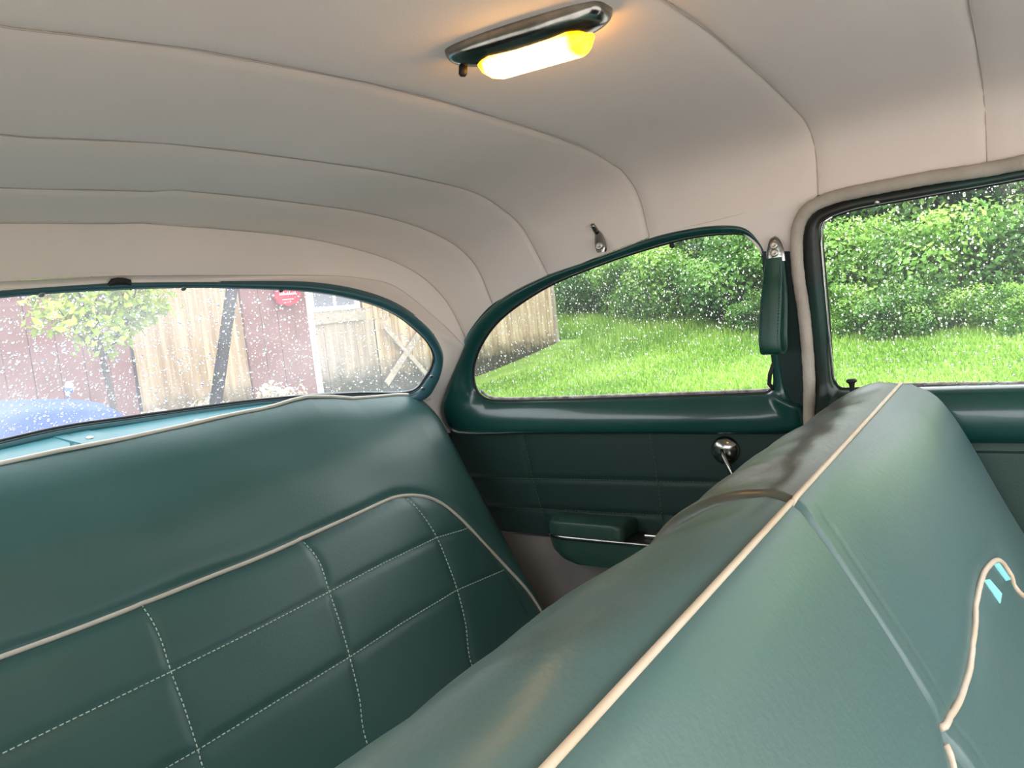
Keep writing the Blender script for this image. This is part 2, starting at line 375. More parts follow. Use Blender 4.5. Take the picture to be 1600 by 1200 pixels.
for mir in (False, True):
    wn = empty('window_1' if not mir else 'window_4', (.69*(-1 if mir else 1), .65, 1.03), ('rounded rear quarter window in green painted moulding' if not mir else 'matching quarter window on the passenger side'), None, None, 'structure')
    o, A_, B_ = ring(QO, QI, PROF, 'garnish_moulding', M['paint'], wn, mirror=mir)
    s = np.array([-1, 1, 1]) if mir else np.array([1, 1, 1])
    tube((B_+NS*.010)*s, .0035, 6, True, M['rubber'], 'window_seal', wn)
    # pale wet ledge outside along the sill
    low = [p for p in B_ if p[2] < 1.045]
    low = sorted(low, key=lambda p: p[1])
    lp = np.array([(p+NS*.022+np.array([0, 0, .0015]))*s for p in low]); tube(lp, .0035, 6, False, M['felt'], 'outer_ledge', wn)
    plane_glass('glass', B_, wn, .014, mir, 3400 if not mir else 0)
    if not mir:
        for q in [(0.6686,0.9133,1.1743),(0.6477,0.4894,1.2908)]:
            b = MB(); b.lathe(np.array(q)-NS*.005, -NS, [(.0045, 0), (.0045, .0015), (.002, .0025)], 10); b.out('molding_screw', M['rubber'], wn, True)
# pillar plate between moulding and windlace
PLo = [(0.6528,0.3437,1.2625),(0.6539,0.2943,1.2561),(0.668,0.2961,1.178),(0.6848,0.2982,1.0844),(0.7004,0.3054,0.998),(0.6979,0.3273,1.0117),(0.6931,0.3356,1.0384),(0.6844,0.3404,1.0866),(0.6691,0.3415,1.1718)]
P = np.array(PLo); V = [p-NS*.004 for p in P]+[p+NS*.02 for p in P]; n = len(P)
pp = mesh('pillar_plate', V, [tuple(range(n))]+[(i, (i+1) % n, n+(i+1) % n, n+i) for i in range(n)], M['plate'], None, False, fix=True)
pp.name = 'trim_1'; tag(pp, 'dark green metal plate on the pillar behind the hanging strap', None, None, 'structure')
# small black latch arm at the window's front lower corner
la = tube([(0.6859,0.3486,1.0783),(0.6894,0.3571,1.059),(0.6922,0.36,1.0436),(0.6938,0.3538,1.0345)], .0035, 8, m=M['rubber'], name='window_latch'); tag(la, 'small bent black latch arm at quarter window front corner', 'latch')

# ---------------------------------------------------------------- front door
D = empty('door_1', (.7, -.2, .6), 'front door of the car, worn green frame around its window', None, None, 'structure')
DO = [(0.7072,0.3053,0.9602),(0.7004,0.3024,0.998),(0.6926,0.2928,1.0413),(0.6736,0.2897,1.1466),(0.659,0.2888,1.2276),(0.6489,0.2818,1.2838),(0.6454,0.2712,1.3034),(0.6429,0.2486,1.317),(0.6415,0.2077,1.3253),(0.6408,0.1078,1.3288),(0.6402,-0.0037,1.3321)]+[(sideX(1.355), -.30, 1.355), (sideX(1.32), -.52, 1.32), (sideX(1.12), -.72, 1.12), (.705, -.74, .95)]+[(0.7071,0.0085,0.9608),(0.7071,0.1309,0.9606)]
DI = [(0.6951,0.2475,1.0271),(0.6941,0.2566,1.0327),(0.6912,0.2618,1.0488),(0.6741,0.2592,1.1442),(0.6597,0.2579,1.2241),(0.6509,0.2568,1.2726),(0.6476,0.253,1.2912),(0.6462,0.2395,1.2987),(0.645,0.2007,1.3057),(0.6444,0.1091,1.309),(0.6437,-0.0031,1.3127)]+[(sideX(1.33), -.30, 1.33), (sideX(1.28), -.48, 1.28), (sideX(1.08), -.64, 1.08), (.695, -.62, 1.03)]+[(0.6957,0.0065,1.0241),(0.6952,0.1267,1.0267)]
PROFD = [(0, 'a', -.02), (0, 'a', -.006), (.06, 'b', .1), (.2, 'b', .35), (.38, 'b', .75), (.6, 'b', 1.0), (.74, 'b', 1.0), (.84, 'b', .8), (.93, 'b', .4), (1, 'a', -.002), (1, 'a', -.014)]
o, A_, B_ = ring(DO, DI, PROFD, 'window_frame', M['paint_worn'], D, bmax=.018)
tube(B_+NS*.012, .0035, 6, True, M['rubber'], 'window_seal', D)
low = np.array([p+NS*.022+np.array([0, 0, .0015]) for p in B_ if p[2] < 1.06 and p[1] < .2])
low = low[np.argsort(-low[:, 1])]; tube(low, .0035, 6, False, M['felt'], 'outer_ledge', D)
ch = tube([(0.646,0.2367,1.3001),(0.647,0.2482,1.2943),(0.649,0.2529,1.2835),(0.6527,0.2559,1.2628),(0.6615,0.257,1.2141),(0.6741,0.2583,1.1441),(0.6852,0.2586,1.0823),(0.6909,0.2587,1.0508),(0.6934,0.2533,1.0368)], .0022, 6, m=M['chrome'], name='chrome_edge', parent=D)
win2 = empty('window_2', (.69, -.2, 1.03), 'rain covered front door window glass', None, None, 'structure')
plane_glass('glass', B_, win2, .015, False, 5200)
# belt sill roll and door card
sill = []
for y in np.linspace(.22, -.74, 30):
    sill.append([np.array([x, y, z]) for x, z in ((.715, 1.030), (.700, 1.031), (.686, 1.029), (.674, 1.022), (.666, 1.009), (.662, .990), (.664, .968), (.676, .950), (.71, .944))])
V, Fc = grid(sill); mesh('belt_moulding', V, Fc, M['paint'], D)
def card(name, y0, y1, z0, z1, m, parent, x=.70, hem=True):
    ny, nz = 60, 60; rows = []
    for y in np.linspace(y0, y1, ny):
        r = []
        for z in np.linspace(z0, z1, nz): r.append((x+.004*math.exp(-((z-z1)/.006)**2)-.0015*math.sin(y*9)*math.sin(z*14), y, z))
        rows.append(r)
    V, Fc = grid(rows); return mesh(name, V, Fc, m, parent)
dc = card('door_card', .255, -.74, .32, .946, M['doorpanel'], D, .698)
tube([(.6975, .25, .932), (.6975, -.2, .932), (.6975, -.7, .932)], .0018, 6, m=M['doorpanel'], name='card_welt', parent=D)
b = MB(); b.box((.692, -.08, .885), (.70, -.02, .938)); b.out('card_tab', M['doorpanel'], D, bevel=.002)
sc = MB(); sc.lathe([(0.6439,0.1736,1.3115)][0]-NS*.006, -NS, [(.004, 0), (.004, .001), (.002, .002)], 10); sc.out('frame_screw', M['screw'], D, True)
sc = MB(); sc.lathe([(0.6618,0.2751,1.2121)][0]-NS*.004, -NS, [(.004, 0), (.004, .001), (.002, .002)], 10); sc.out('frame_screw', M['screw'], D, True)
# windlace: cloth roll round the door opening
wl = [(0.6979,0.3023,0.9449),(0.6909,0.3002,0.9837),(0.6783,0.2929,1.0538),(0.6614,0.2898,1.1475),(0.6487,0.2918,1.2183),(0.6399,0.2893,1.2672),(0.6349,0.2825,1.2952),(0.6313,0.2674,1.3147),(0.6296,0.2409,1.3245),(0.6288,0.2053,1.3287),(0.6282,0.1066,1.332),(0.6281,-0.0037,1.3327)]+[(.625, -.30, 1.355), (.63, -.60, 1.30)]
wl = [(p[0]+.002, p[1], p[2]) for p in wl]; wlp = resample(wl, 260)
rr = .0096+.0002*np.sin(np.arange(260)*.9)+.0002*np.sin(np.arange(260)*2.3)
w_ = tube(wlp, rr, 12, m=M['windlace'], name='windlace'); w_.name = 'trim_2'; tag(w_, 'cream cloth windlace roll running up the pillar and over the front door', None, None, 'structure')
# door lock knob
kb = MB(); q = np.array([(0.666,0.2268,1.022)][0])+np.array([0, 0, .004])
kb.lathe(q, (0, .04, 1), [(.0045, -.01), (.0042, 0), (.0036, .012), (.0046, .018), (.0078, .0205), (.008, .023), (.006, .025), (.002, .0255)], 16)
k_ = kb.out('lock_knob', M['rubber'], None, True); tag(k_, 'black mushroom lock knob standing on front door sill', 'knob')

# ---------------------------------------------------------------- wall_left: quarter trim below the belt
wallL = empty('wall_left', (.7, .7, .5), 'dark green stitched quarter trim beside rear seat', None, None, 'structure')
def stitches(path, name, m, parent, step=.0075, gap=.35, r=.0009, lift=(0, 0, 0)):
    P = np.array(path, float); L = np.linalg.norm(np.diff(P, axis=0), axis=1).sum(); n = max(2, int(L/step)); R = resample(P, n*10+1, smooth=False)+np.array(lift); mb = MB()
    for i in range(n):
        seg = R[i*10:i*10+int(10*(1-gap))+1:3]
        if len(seg) > 1: V, F = tube(seg, r, 5, build=False); mb.add(V, F)
    o = mesh(name, mb.V, mb.F, m, parent); o['kind'] = 'stuff'; return o
rowsY = [[(0.7,0.9996,0.8587),(0.7,0.5142,0.8679),(0.7,0.4209,0.8693)], [(0.7,0.9487,0.796),(0.7,0.52,0.8018),(0.7,0.426,0.8034)]]
colsY = [[(0.7,0.868,0.9552),(0.7,0.8573,0.8652),(0.7,0.8425,0.7954),(0.7,0.8361,0.7714)], [(0.7,0.587,0.9563),(0.7,0.5799,0.869),(0.7,0.5773,0.8017),(0.7,0.5751,0.7711)]]
ny, nz = 110, 60; rows = []
def zline(P, y): P = sorted(P, key=lambda p: p[1]); return np.interp(y, [p[1] for p in P], [p[2] for p in P])
def yline(P, z): P = sorted(P, key=lambda p: p[2]); return np.interp(z, [p[2] for p in P], [p[1] for p in P])
for y in np.linspace(.285, 1.12, ny):
    r = []
    for z in np.linspace(.745, .957, nz):
        d = 0
        for R_ in rowsY: d += math.exp(-((z-zline(R_, y))/.005)**2)
        for R_ in colsY: d += math.exp(-((y-yline(R_, z))/.005)**2)
        r.append((.70+.0022*min(d, 1), y, z))
    rows.append(r)
V, Fc = grid(rows); mesh('quilted_trim', V, Fc, M['panel'], wallL)
for R_ in rowsY+colsY: stitches(R_, 'trim_stitching', M['thread_dim'], wallL, .007, .35, .0007, (.0012, 0, 0))
tube([(.704, .29, .743), (.704, 1.1, .743)], .005, 8, m=M['rubber'], name='trim_edge_bead', parent=wallL)
b = MB(); b.box((.705, .28, .28), (.72, 1.12, .745)); b.out('lower_board', M['beige'], wallL)
b = MB(); b.box((.715, .26, .745), (.73, 1.12, .97)); b.out('inner_skin', M['dark'], wallL)
wallR = empty('wall_right', (-.7, .7, .5), 'passenger side quarter trim in dark green', None, None, 'structure')
b = MB(); b.box((-.72, .28, .28), (-.70, 1.12, .745)); b.out('lower_board', M['beige'], wallR)
b = MB(); b.box((-.72, .28, .745), (-.70, 1.12, .960)); b.out('quilted_trim', M['panel'], wallR)

# ---------------------------------------------------------------- back window
RWi = [(0.0021,1.0611,1.3019),(0.078,1.0575,1.3011),(0.1688,1.0463,1.2963),(0.3082,1.0143,1.2809),(0.4016,0.9896,1.2583),(0.4732,0.9751,1.228),(0.536,0.9727,1.1852),(0.5723,0.9774,1.1517),(0.5916,0.9911,1.122),(0.5965,1.0166,1.0924),(0.5851,1.0564,1.0621),(0.4943,1.1146,1.074),(0.4045,1.1619,1.0843),(0.3044,1.2051,1.0918),(0.0997,1.2573,1.0986),(-0.0074,1.2608,1.1022)]
RWo2 = RWo+[(0.5468,1.0976,1.0519),(0.4108,1.1717,1.0708),(0.3096,1.2144,1.0801),(0.1036,1.2673,1.088),(-0.0042,1.2707,1.0923)]
def halfring(o, i):
    o = [tuple(p) for p in o]; i = [tuple(p) for p in i]
    o[0] = (0., o[0][1], o[0][2]); i[0] = (0., i[0][1], i[0][2]); o[-1] = (0., o[-1][1], o[-1][2]); i[-1] = (0., i[-1][1], i[-1][2])
    f = lambda P: P+[(-x, y, z) for x, y, z in P[-2:0:-1]]
    return f(o), f(i)
FO, FI = halfring(RWo2, RWi)
w3 = empty('window_3', (0, 1.2, 1.07), 'wide curved back window with aqua painted frame, wet with rain', None, None, 'structure')
A_, B_ = subdiv_pair(FO, FI, 8)
cen = np.array([0, .4, 1.2])
def rn(P): # inward direction normal to the rear glass surface
    g = np.stack([1.428*P[:, 0], np.ones(len(P)), np.ones(len(P))], 1); return g/np.linalg.norm(g, axis=1)[:, None]
w = np.linalg.norm(A_-B_, axis=1)[:, None]; rows = []
for t, v in ((0, -.3), (0, .25), (.08, .45), (.3, .55), (.6, .5), (.85, .3), (.97, .1), (1, -.1), (1, -.6)):
    P = A_*(1-t)+B_*t; rows.append(P-rn(P)*np.minimum(w, .02)*v)
V, Fc = grid(rows, closed_v=True); mesh('window_frame', V, Fc, M['aqua_shaded'], w3)
tube(B_+rn(B_)*.006, .0026, 6, True, M['rubber'], 'window_seal', w3)
# grey gasket between glass and frame, wider along the bottom
C2 = B_.copy(); cc = C2.mean(0); bot = np.clip((1.13-C2[:, 2])/.04, 0, 1)[:, None]; C2 = C2-bot*.0*C2
C2 = C2+(cc-C2)*.006+(C2-A_)*bot*-.9
rows = [B_+rn(B_)*.0015, (B_+C2)/2+rn(B_)*.001-rn(B_)*.003, C2+rn(B_)*.004]
V, Fc = grid(rows, closed_v=True); mesh('gasket', V, Fc, M['mauve'], w3)
tube(B_+rn(B_)*.001, .0012, 6, True, M['rubber'], 'gasket_lip', w3)
# aqua sill strip below the glass, facing up
bt = resample([(-0.0046,1.2696,1.0934),(0.0513,1.2705,1.0906),(0.1032,1.2662,1.0892),(0.2091,1.2431,1.0887),(0.2909,1.2168,1.0858),(0.3517,1.1923,1.0824),(0.4541,1.1462,1.0695),(0.5878,1.0638,1.0525)], 50); bl_ = resample([(-0.0735,1.1337,1.0749),(-0.0236,1.1338,1.075),(0.0243,1.1329,1.0734),(0.1319,1.1319,1.0717),(0.2228,1.13,1.0682),(0.2949,1.127,1.0627),(0.4266,1.1205,1.0509),(0.6268,1.1031,1.0193)], 50)
bt[0][0] = 0; bl_[0][0] = 0
for sgn in (1, -1):
    rows = [bt+np.array([0, .004, -.004]), bt+np.array([0, -.001, .002]), bt*.9+bl_*.1+np.array([0, 0, .0025]), bt*.6+bl_*.4+np.array([0, 0, .002]), bt*.3+bl_*.7, bl_, bl_+np.array([0, -.004, -.02])]
    V, Fc = grid([r*np.array([sgn, 1, 1]) for r in rows]); mesh('bottom_trim', V, Fc, M['aqua'], w3)
def strip_pt(x, t): i = int(np.argmin(np.abs(bt[:, 0]-abs(x)))); q_ = bt[i]*(1-t)+bl_[i]*t; return np.array([x, q_[1], q_[2]])
# glass as a curved grid inside the outline
def yr(x, z): return 1.056+(1.307-z)-.714*x*x
poly = [(p[0], p[2]) for p in B_]
ctr = (0., 1.19); rows = []
for t in np.linspace(0, 1, 9): rows.append([(ctr[0]+(x-ctr[0])*t, 0, ctr[1]+(z-ctr[1])*t) for x, z in poly])
rows = [[(x, yr(x, z)+.010, z) for x, _, z in r] for r in rows]
V, Fc = grid(rows, closed_v=True); mesh('glass_pane', V, Fc, M['glass_rear'], w3)
drops('raindrops', poly, lambda x, z: (x, yr(x, z)+.0108, z), lambda x, z: (1.428*x, 1, 1), 6000, w3, .0006, .0027)
# clips and screws
def rear_pt(p, off): P = np.array([p]); return (P-rn(P)*off)[0]
p = [(-0.0138,1.0604,1.3025),(-0.0095,1.055,1.308),(-0.0008,1.0537,1.3093),(0.0085,1.054,1.309),(0.0186,1.0558,1.307),(0.0228,1.0616,1.3011)]
rows = [[rear_pt(q, .004) for q in p], [rear_pt(np.array(q)+[0, 0, .006], .010) for q in p], [rear_pt(np.array(q)+[0, -.004, .012], .008) for q in p]]
V, Fc = grid(rows); o = mesh('centre_clip', V, Fc, M['rubber'], w3); md = o.modifiers.new('s', 'SOLIDIFY'); md.thickness = .003
jt = [strip_pt(-.02, .02), strip_pt(.035, .02), strip_pt(.035, .95), strip_pt(-.02, .95)]; V = [q_+np.array([0, 0, .0005]) for q_ in jt]+[q_+np.array([0, -.0005, .0035]) for q_ in jt]
mesh('joint_plate', V, [(0, 1, 2, 3), (7, 6, 5, 4), (0, 4, 5, 1), (1, 5, 6, 2), (2, 6, 7, 3), (3, 7, 4, 0)], M['aqua'], w3, False, fix=True)
for x_, t_ in ((.005, .5), (.175, .6), (-.17, .6)):
    b = MB(); b.lathe(strip_pt(x_, t_)+np.array([0, 0, .003]), (0, -.25, 1), [(.0055, 0), (.0055, .0015), (.004, .0025), (.0012, .0015)], 12); b.out('trim_screw', M['screw'], w3, True)
for px_, off in (([(0.5996,1.0081,1.0982)][0], .008), ([(0.5975,1.0339,1.0743)][0], .008), ([(0.5557,0.9588,1.1837)][0], .008), ([(-0.1018,1.0541,1.3015)][0], .006), ([(0.1024,1.0547,1.3008)][0], .006), ([(0.2616,1.0258,1.2883)][0], .006)):
    b = MB(); n = rn(np.array([px_]))[0]; b.lathe(rear_pt(px_, off-.002), -n, [(.0042, 0), (.0042, .0012), (.0034, .0018), (.0012, .0012)], 12); b.out('frame_screw', M['screw'], w3, True)
# shelf under the window behind the seat back, and the steel below it
b = MB(); b.box((-.68, 1.04, .93), (.68, 1.33, .96)); o = b.out('trim_3', M['dark'], None); tag(o, 'dark parcel shelf behind rear seat', None, None, 'structure')
rows = []
for x in np.linspace(-.7, .7, 31):
    yb = yr(x, 1.06) if abs(x) < .6 else yr(.6, 1.06)-(abs(x)-.6)*.3
    rows.append([(x, yb+.012, 1.062), (x, yb+.05, 1.04), (x, yb+.10, 1.02), (x, yb+.35, 1.005), (x, yb+.75, .95), (x, yb+.95, .88), (x, yb+1.02, .70), (x, yb+1.0, .45)])
V, Fc = grid(rows); o = mesh('trunk_lid', V, Fc, M['aqua']); tag(o, "car's own aqua trunk lid just outside the back window", 'car body')

# ---------------------------------------------------------------- floor
b = MB(); b.box((-.72, -1.05, .26), (.72, 1.3, .29)); o = b.out('floor', M['carpet']); tag(o, 'dark carpet on the car floor', None, None, 'structure')
b = MB(); b.box((-.72, -1.07, .26), (.72, -1.05, .93)); o = b.out('wall_front', M['dark']); tag(o, 'dark firewall ahead of the front seat', None, None, 'structure')

# ---------------------------------------------------------------- rear seat
ST = [(-0.1786,1.0624,1.0908),(-0.1011,1.0628,1.0915),(-0.0137,1.0619,1.0897),(0.0884,1.0622,1.0904),(0.1581,1.0629,1.0917),(0.1927,1.063,1.0918),(0.2271,1.0626,1.0911),(0.2613,1.063,1.0918),(0.2983,1.0646,1.0947),(0.3357,1.065,1.0955),(0.3919,1.06,1.0864),(0.434,1.0542,1.0759),(0.4993,1.0505,1.069),(0.5523,1.0479,1.0644),(0.6052,1.0433,1.056),(0.6301,1.035,1.041)]
stx = [p[0] for p in ST]; stz = [p[2] for p in ST]
def ztop(x):
    if x < stx[0]: return ztop(min(-x*.9, .63)) if x < -.3 else stz[0]
    return float(np.interp(x, stx, stz))
rs = empty('rear_seat', (0, .75, .29), 'wide rear bench seat in teal vinyl, stitched inset panel edged with cream piping', 'seat')
PIP = [(-0.2552,0.9538,0.8934),(-0.1786,0.9525,0.891),(-0.088,0.952,0.89),(0.0109,0.9518,0.8897),(0.1096,0.9517,0.8894),(0.2416,0.9538,0.8934),(0.3668,0.9559,0.8971),(0.4085,0.9554,0.8962),(0.4468,0.9512,0.8885),(0.4816,0.9434,0.8744),(0.5099,0.9305,0.851),(0.5354,0.9091,0.8119),(0.556,0.8841,0.7665),(0.5834,0.8502,0.7049),(0.6034,0.8242,0.6576),(0.6117,0.8017,0.6167)]
PIPL = [(-p[0]+.005, p[1], p[2]) for p in PIP[::-1] if p[0] > .3]
PIPF = PIPL+[p for p in PIP if p[0] > -.26]
xs_top = [p[0] for p in PIP[:9]]; zs_top = [p[2] for p in PIP[:9]]
ROW = [[(-0.2874,0.9082,0.8104),(-0.1982,0.9079,0.8098),(-0.0912,0.9074,0.809),(0.0271,0.9073,0.8087),(0.1777,0.9085,0.811),(0.3024,0.91,0.8136),(0.444,0.9096,0.813),(0.5374,0.904,0.8028)], [(-0.1343,0.8597,0.7222),(-0.1003,0.8594,0.7215),(0.0175,0.8598,0.7223),(0.1579,0.8599,0.7225),(0.2802,0.8615,0.7254),(0.4266,0.8614,0.7253),(0.5693,0.8548,0.7133)]]
COLS = [[(-0.088,0.952,0.89),(-0.0862,0.9298,0.8497),(-0.0912,0.9074,0.809),(-0.0948,0.8832,0.765),(-0.1003,0.8594,0.7215),(-0.1034,0.849,0.7027)], [(0.1794,0.9497,0.8857),(0.1858,0.9311,0.8521),(0.1777,0.9085,0.811),(0.1692,0.884,0.7664),(0.1579,0.8599,0.7225),(0.1415,0.8324,0.6725),(0.1214,0.8095,0.631)], [(0.428,0.9507,0.8875),(0.4398,0.9308,0.8515),(0.444,0.9096,0.813),(0.4374,0.8855,0.7691),(0.4266,0.8614,0.7253),(0.4052,0.8337,0.6749),(0.3751,0.8081,0.6284)]]
COLL = [[(-.37, 0, .893), (-.37, 0, .6)], [(-.57, 0, .87), (-.56, 0, .6)]]
ROWZ = [.805+.012, .728]
ROWZ = [float(np.mean([p[2] for p in ROW[0]])), float(np.mean([p[2] for p in ROW[1]]))]
PF = resample(PIPF, 300)
def seatY(x, z):
    y = 1.04+.55*(z-1.05)
    return y
def seat_d(x, z):
    d = 0.
    zt = ztop(x); t = zt-z
    if t < .045: d += .016*((.045-t)/.045)**2
    e = .66-abs(x); 
    if e < .07: d += .05*((.07-e)/.07)**2.2
    # piping groove
    q = np.min((PF[:, 0]-x)**2+(PF[:, 2]-z)**2); pd = math.sqrt(q); d += .006*math.exp(-(pd/.012)**2)
    inside = z < np.interp(x, [p[0] for p in PIPF], [p[2] for p in PIPF]) if abs(x) < .56 else False
    if inside:
        g = 0
        for R_ in ROW: g = max(g, math.exp(-((z-np.interp(x, [p[0] for p in R_], [p[2] for p in R_]))/.007)**2))
        for R_ in COLS+COLL:
            Rz = sorted(R_, key=lambda p: p[2]); g = max(g, math.exp(-((x-np.interp(z, [p[2] for p in Rz], [p[0] for p in Rz]))/.007)**2))
        d += .0024*g-.0015
    else:
        d -= .010*math.exp(-((z-.985)/.05)**2)*(1 if abs(x) < .55 else max(0, (.66-abs(x))/.11))
        d += .0016*math.sin(x*22+z*9)*math.sin(z*31+x*5)
    return d
NX, NZ = 330, 150; rows = []
for x in np.linspace(-.66, .66, NX):
    zt = ztop(x); r = []
    r.append((x, seatY(x, zt)+.09, zt-.05)); r.append((x, seatY(x, zt)+.05, zt-.006))
    for z in np.linspace(zt, .52, NZ): r.append((x, seatY(x, z)+seat_d(x, z), z))
    rows.append(r)
# closed ends
def endcap(r, off):
    return [(r_[0]+off*.0, r_[1]+.12*min(1, k/6)+(.0 if k > 1 else 0), r_[2]) for k, r_ in enumerate(r)]
rows = [[(p[0]*1.0, max(p[1], 1.0*p[1])+.10, p[2]) for p in rows[0]]]+rows+[[(p[0], p[1]+.10, p[2]) for p in rows[-1]]]
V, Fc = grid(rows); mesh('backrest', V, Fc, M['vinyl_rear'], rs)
def onseat(P, lift): return np.array([(p[0], seatY(p[0], p[2])+seat_d(p[0], p[2])-lift*.876, p[2]+lift*.48) for p in P])
tube(onseat(PF, .0015), .0032, 8, m=M['piping_rear'], name='inset_piping', parent=rs)
TP = [(x, 0, ztop(x)) for x in np.linspace(-.64, .636, 160)]
tube([(p[0], seatY(0, p[2])+.016, p[2]+.001) for p in TP], .0032, 8, m=M['piping_rear'], name='top_piping', parent=rs)
for R_ in ROW:
    R2 = [(-.55, 0, R_[0][2])]+list(R_)
    stitches(onseat(resample([(p[0], 0, p[2]) for p in R2], 160, smooth=False), .0006), 'panel_stitching', M['thread'], rs, .0072, .3, .0008)
COLS = [list(c_)+[(c_[-1][0]-(c_[-2][0]-c_[-1][0])*.6, 0, c_[-1][2]-.07)] for c_ in COLS]
for R_ in COLS+COLL:
    stitches(onseat(resample([(p[0], 0, p[2]) for p in R_], 60), .0006), 'panel_stitching', M['thread'], rs, .0072, .3, .0008)
# cushion
rows = []
for x in np.linspace(-.64, .64, 40):
    r = []
    for y, z in ((.88, .50), (.80, .565), (.70, .585), (.55, .592), (.42, .59), (.36, .57), (.34, .53), (.345, .40), (.36, .31)):
        e = max(0, (abs(x)-.58)/.06); r.append((x, y, z-.02*e*e))
    rows.append(r)
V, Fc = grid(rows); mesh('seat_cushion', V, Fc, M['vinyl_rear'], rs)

# ---------------------------------------------------------------- front seats
FP = resample([(.01, .30), (.055, .62), (.02, .0)] and [(-.075, .63), (-.035, .70), (.012, .79), (.052, .868), (.086, .935), (.118, .992), (.138, 1.026), (.150, 1.047), (.172, 1.0515), (.205, 1.046), (.235, 1.034), (.263, 1.014), (.288, .986), (.302, .95), (.308, .90), (.305, .82), (.290, .72), (.265, .62)], 96)
kpip = int(np.argmin(np.hypot(FP[:, 0]-.150, FP[:, 1]-1.047)))
INS = [(0.0037,0.0583,0.8771),(0.0673,0.0526,0.8666),(0.1302,0.0487,0.8603),(0.1944,0.0475,0.8643),(0.2575,0.0486,0.8767),(0.2962,0.0477,0.8824),(0.3361,0.0445,0.8837),(0.3803,0.0376,0.8778),(0.4042,0.03,0.8657),(0.4088,0.0225,0.8512),(0.4049,0.0128,0.831)]
def seatback(x0, x1, r_in, r_out, ins, dz_rear, side):
    """rows along X; side=+1: outer end is x1"""
    n = 110; rows = []
    c = np.array([.12, .84])
    for i in range(n):
        u = i/(n-1); u = .5-.5*math.cos(math.pi*u) if True else u
        x = x0+(x1-x0)*u
        dout = (x1-x) if side > 0 else (x-x0); din = (x-x0) if side > 0 else (x1-x)
        sh = 0
        if dout < r_out: sh += r_out*.95*(1-max(0, 1-((r_out-dout)/r_out)**2.6)**(1/2.3))
        if din < r_in: sh += r_in*(1-math.sqrt(max(0, 1-((r_in-din)/r_in)**2)))
        r = []
        for k, (y, z) in enumerate(FP):
            t = FP[min(k+1, len(FP)-1)]-FP[max(k-1, 0)]; t /= np.linalg.norm(t); nn = np.array([t[1], -t[0]])   # inward
            f = sh
            yy, zz = y+nn[0]*f, z+nn[1]*f
            if k > kpip: zz -= ((dz_rear-.008*min(1, -x/.22)) if side < 0 else dz_rear*(1-1.5*min(1, x/.5)))*min(1, (k-kpip)/7.)+(.006*math.exp(-((k-kpip-9)/5.)**2) if side < 0 else 0)
            # piping groove at the top edge and wrinkles
            g = .004*math.exp(-((k-kpip)/2.0)**2); yy += nn[0]*g; zz += nn[1]*g
            if k > kpip+2:
                wv = .0028*math.sin(x*19+k*.22)*math.sin(k*.19+x*7+1.3)+.0012*math.sin(x*61+k*.35)*math.sin(k*.5+2)
                if side > 0: wv += .004*math.exp(-((x-.035)/.03)**2-((k-kpip-12)/5.)**2)+.0025*math.exp(-((x-.09-.004*(k-kpip))/.012)**2-((k-kpip-14)/9.)**2)
                yy += nn[0]*wv; zz += nn[1]*wv
            if k < kpip:
                q_ = min(1, max(0, (abs(x)-(.10 if side > 0 else .34))/.38)); bx = .027*q_*q_*(3-2*q_)*(1-math.exp(-((kpip-k)/2.2)**1.3))*(.35+.65*min(1, max(0, (z-.60)/.38)))
                yy -= nn[0]*bx; zz -= nn[1]*bx
            if k < kpip-2:
                wv = .002*math.sin(x*11+k*.10+side)*math.sin(k*.12+x*3)
                if side > 0: wv += .0008*math.exp(-((x-.03)/.0025)**2)
                if ins is not None:
                    q = np.min((ins[:, 0]-x)**2+(ins[:, 2]-z)**2); wv += .005*math.exp(-q/.011**2)
                yy += nn[0]*wv; zz += nn[1]*wv
            r.append((x, yy, zz))
        rows.append(r)
    return rows
def face_pt(rows, x, z, lift=.001):
    """point on the front face at (x, z)"""
    xs = [r[0][0] for r in rows]; i = max(0, min(len(rows)-2, int(np.searchsorted(xs, x))-1)); f = min(1, max(0, (x-xs[i])/(xs[i+1]-xs[i])))
    g = lambda r: float(np.interp(z, [p[2] for p in r[:kpip]], [p[1] for p in r[:kpip]]))
    y = g(rows[i])*(1-f)+g(rows[i+1])*f; return (x, y-lift*.88, z+lift*.47)
insD = resample(INS, 90); insP = resample([(-0.0103,0.0559,0.8727),(-0.0123,0.0531,0.8676),(-0.0194,0.0505,0.8628)]+[(-.10, .05, .842), (-.3, .05, .850), (-.46, .05, .865), (-.53, .04, .83), (-.55, 0, .76), (-.555, 0, .68)], 90)
low_ = [(.523, .0, .76), (.528, -.01, .70), (.530, -.03, .66)]
insD = resample([tuple(p) for p in INS]+low_, 110)
specs = [('driver', .0, .672, .010, .05, insD, -0.008, 1, 'farther half of the split front bench, pale teal vinyl with two aqua tape scraps'),
         ('passenger', -.672, -.003, .007, .05, insP, -.004, -1, 'nearer passenger half of the split front bench back, pale teal vinyl with cream piping')]
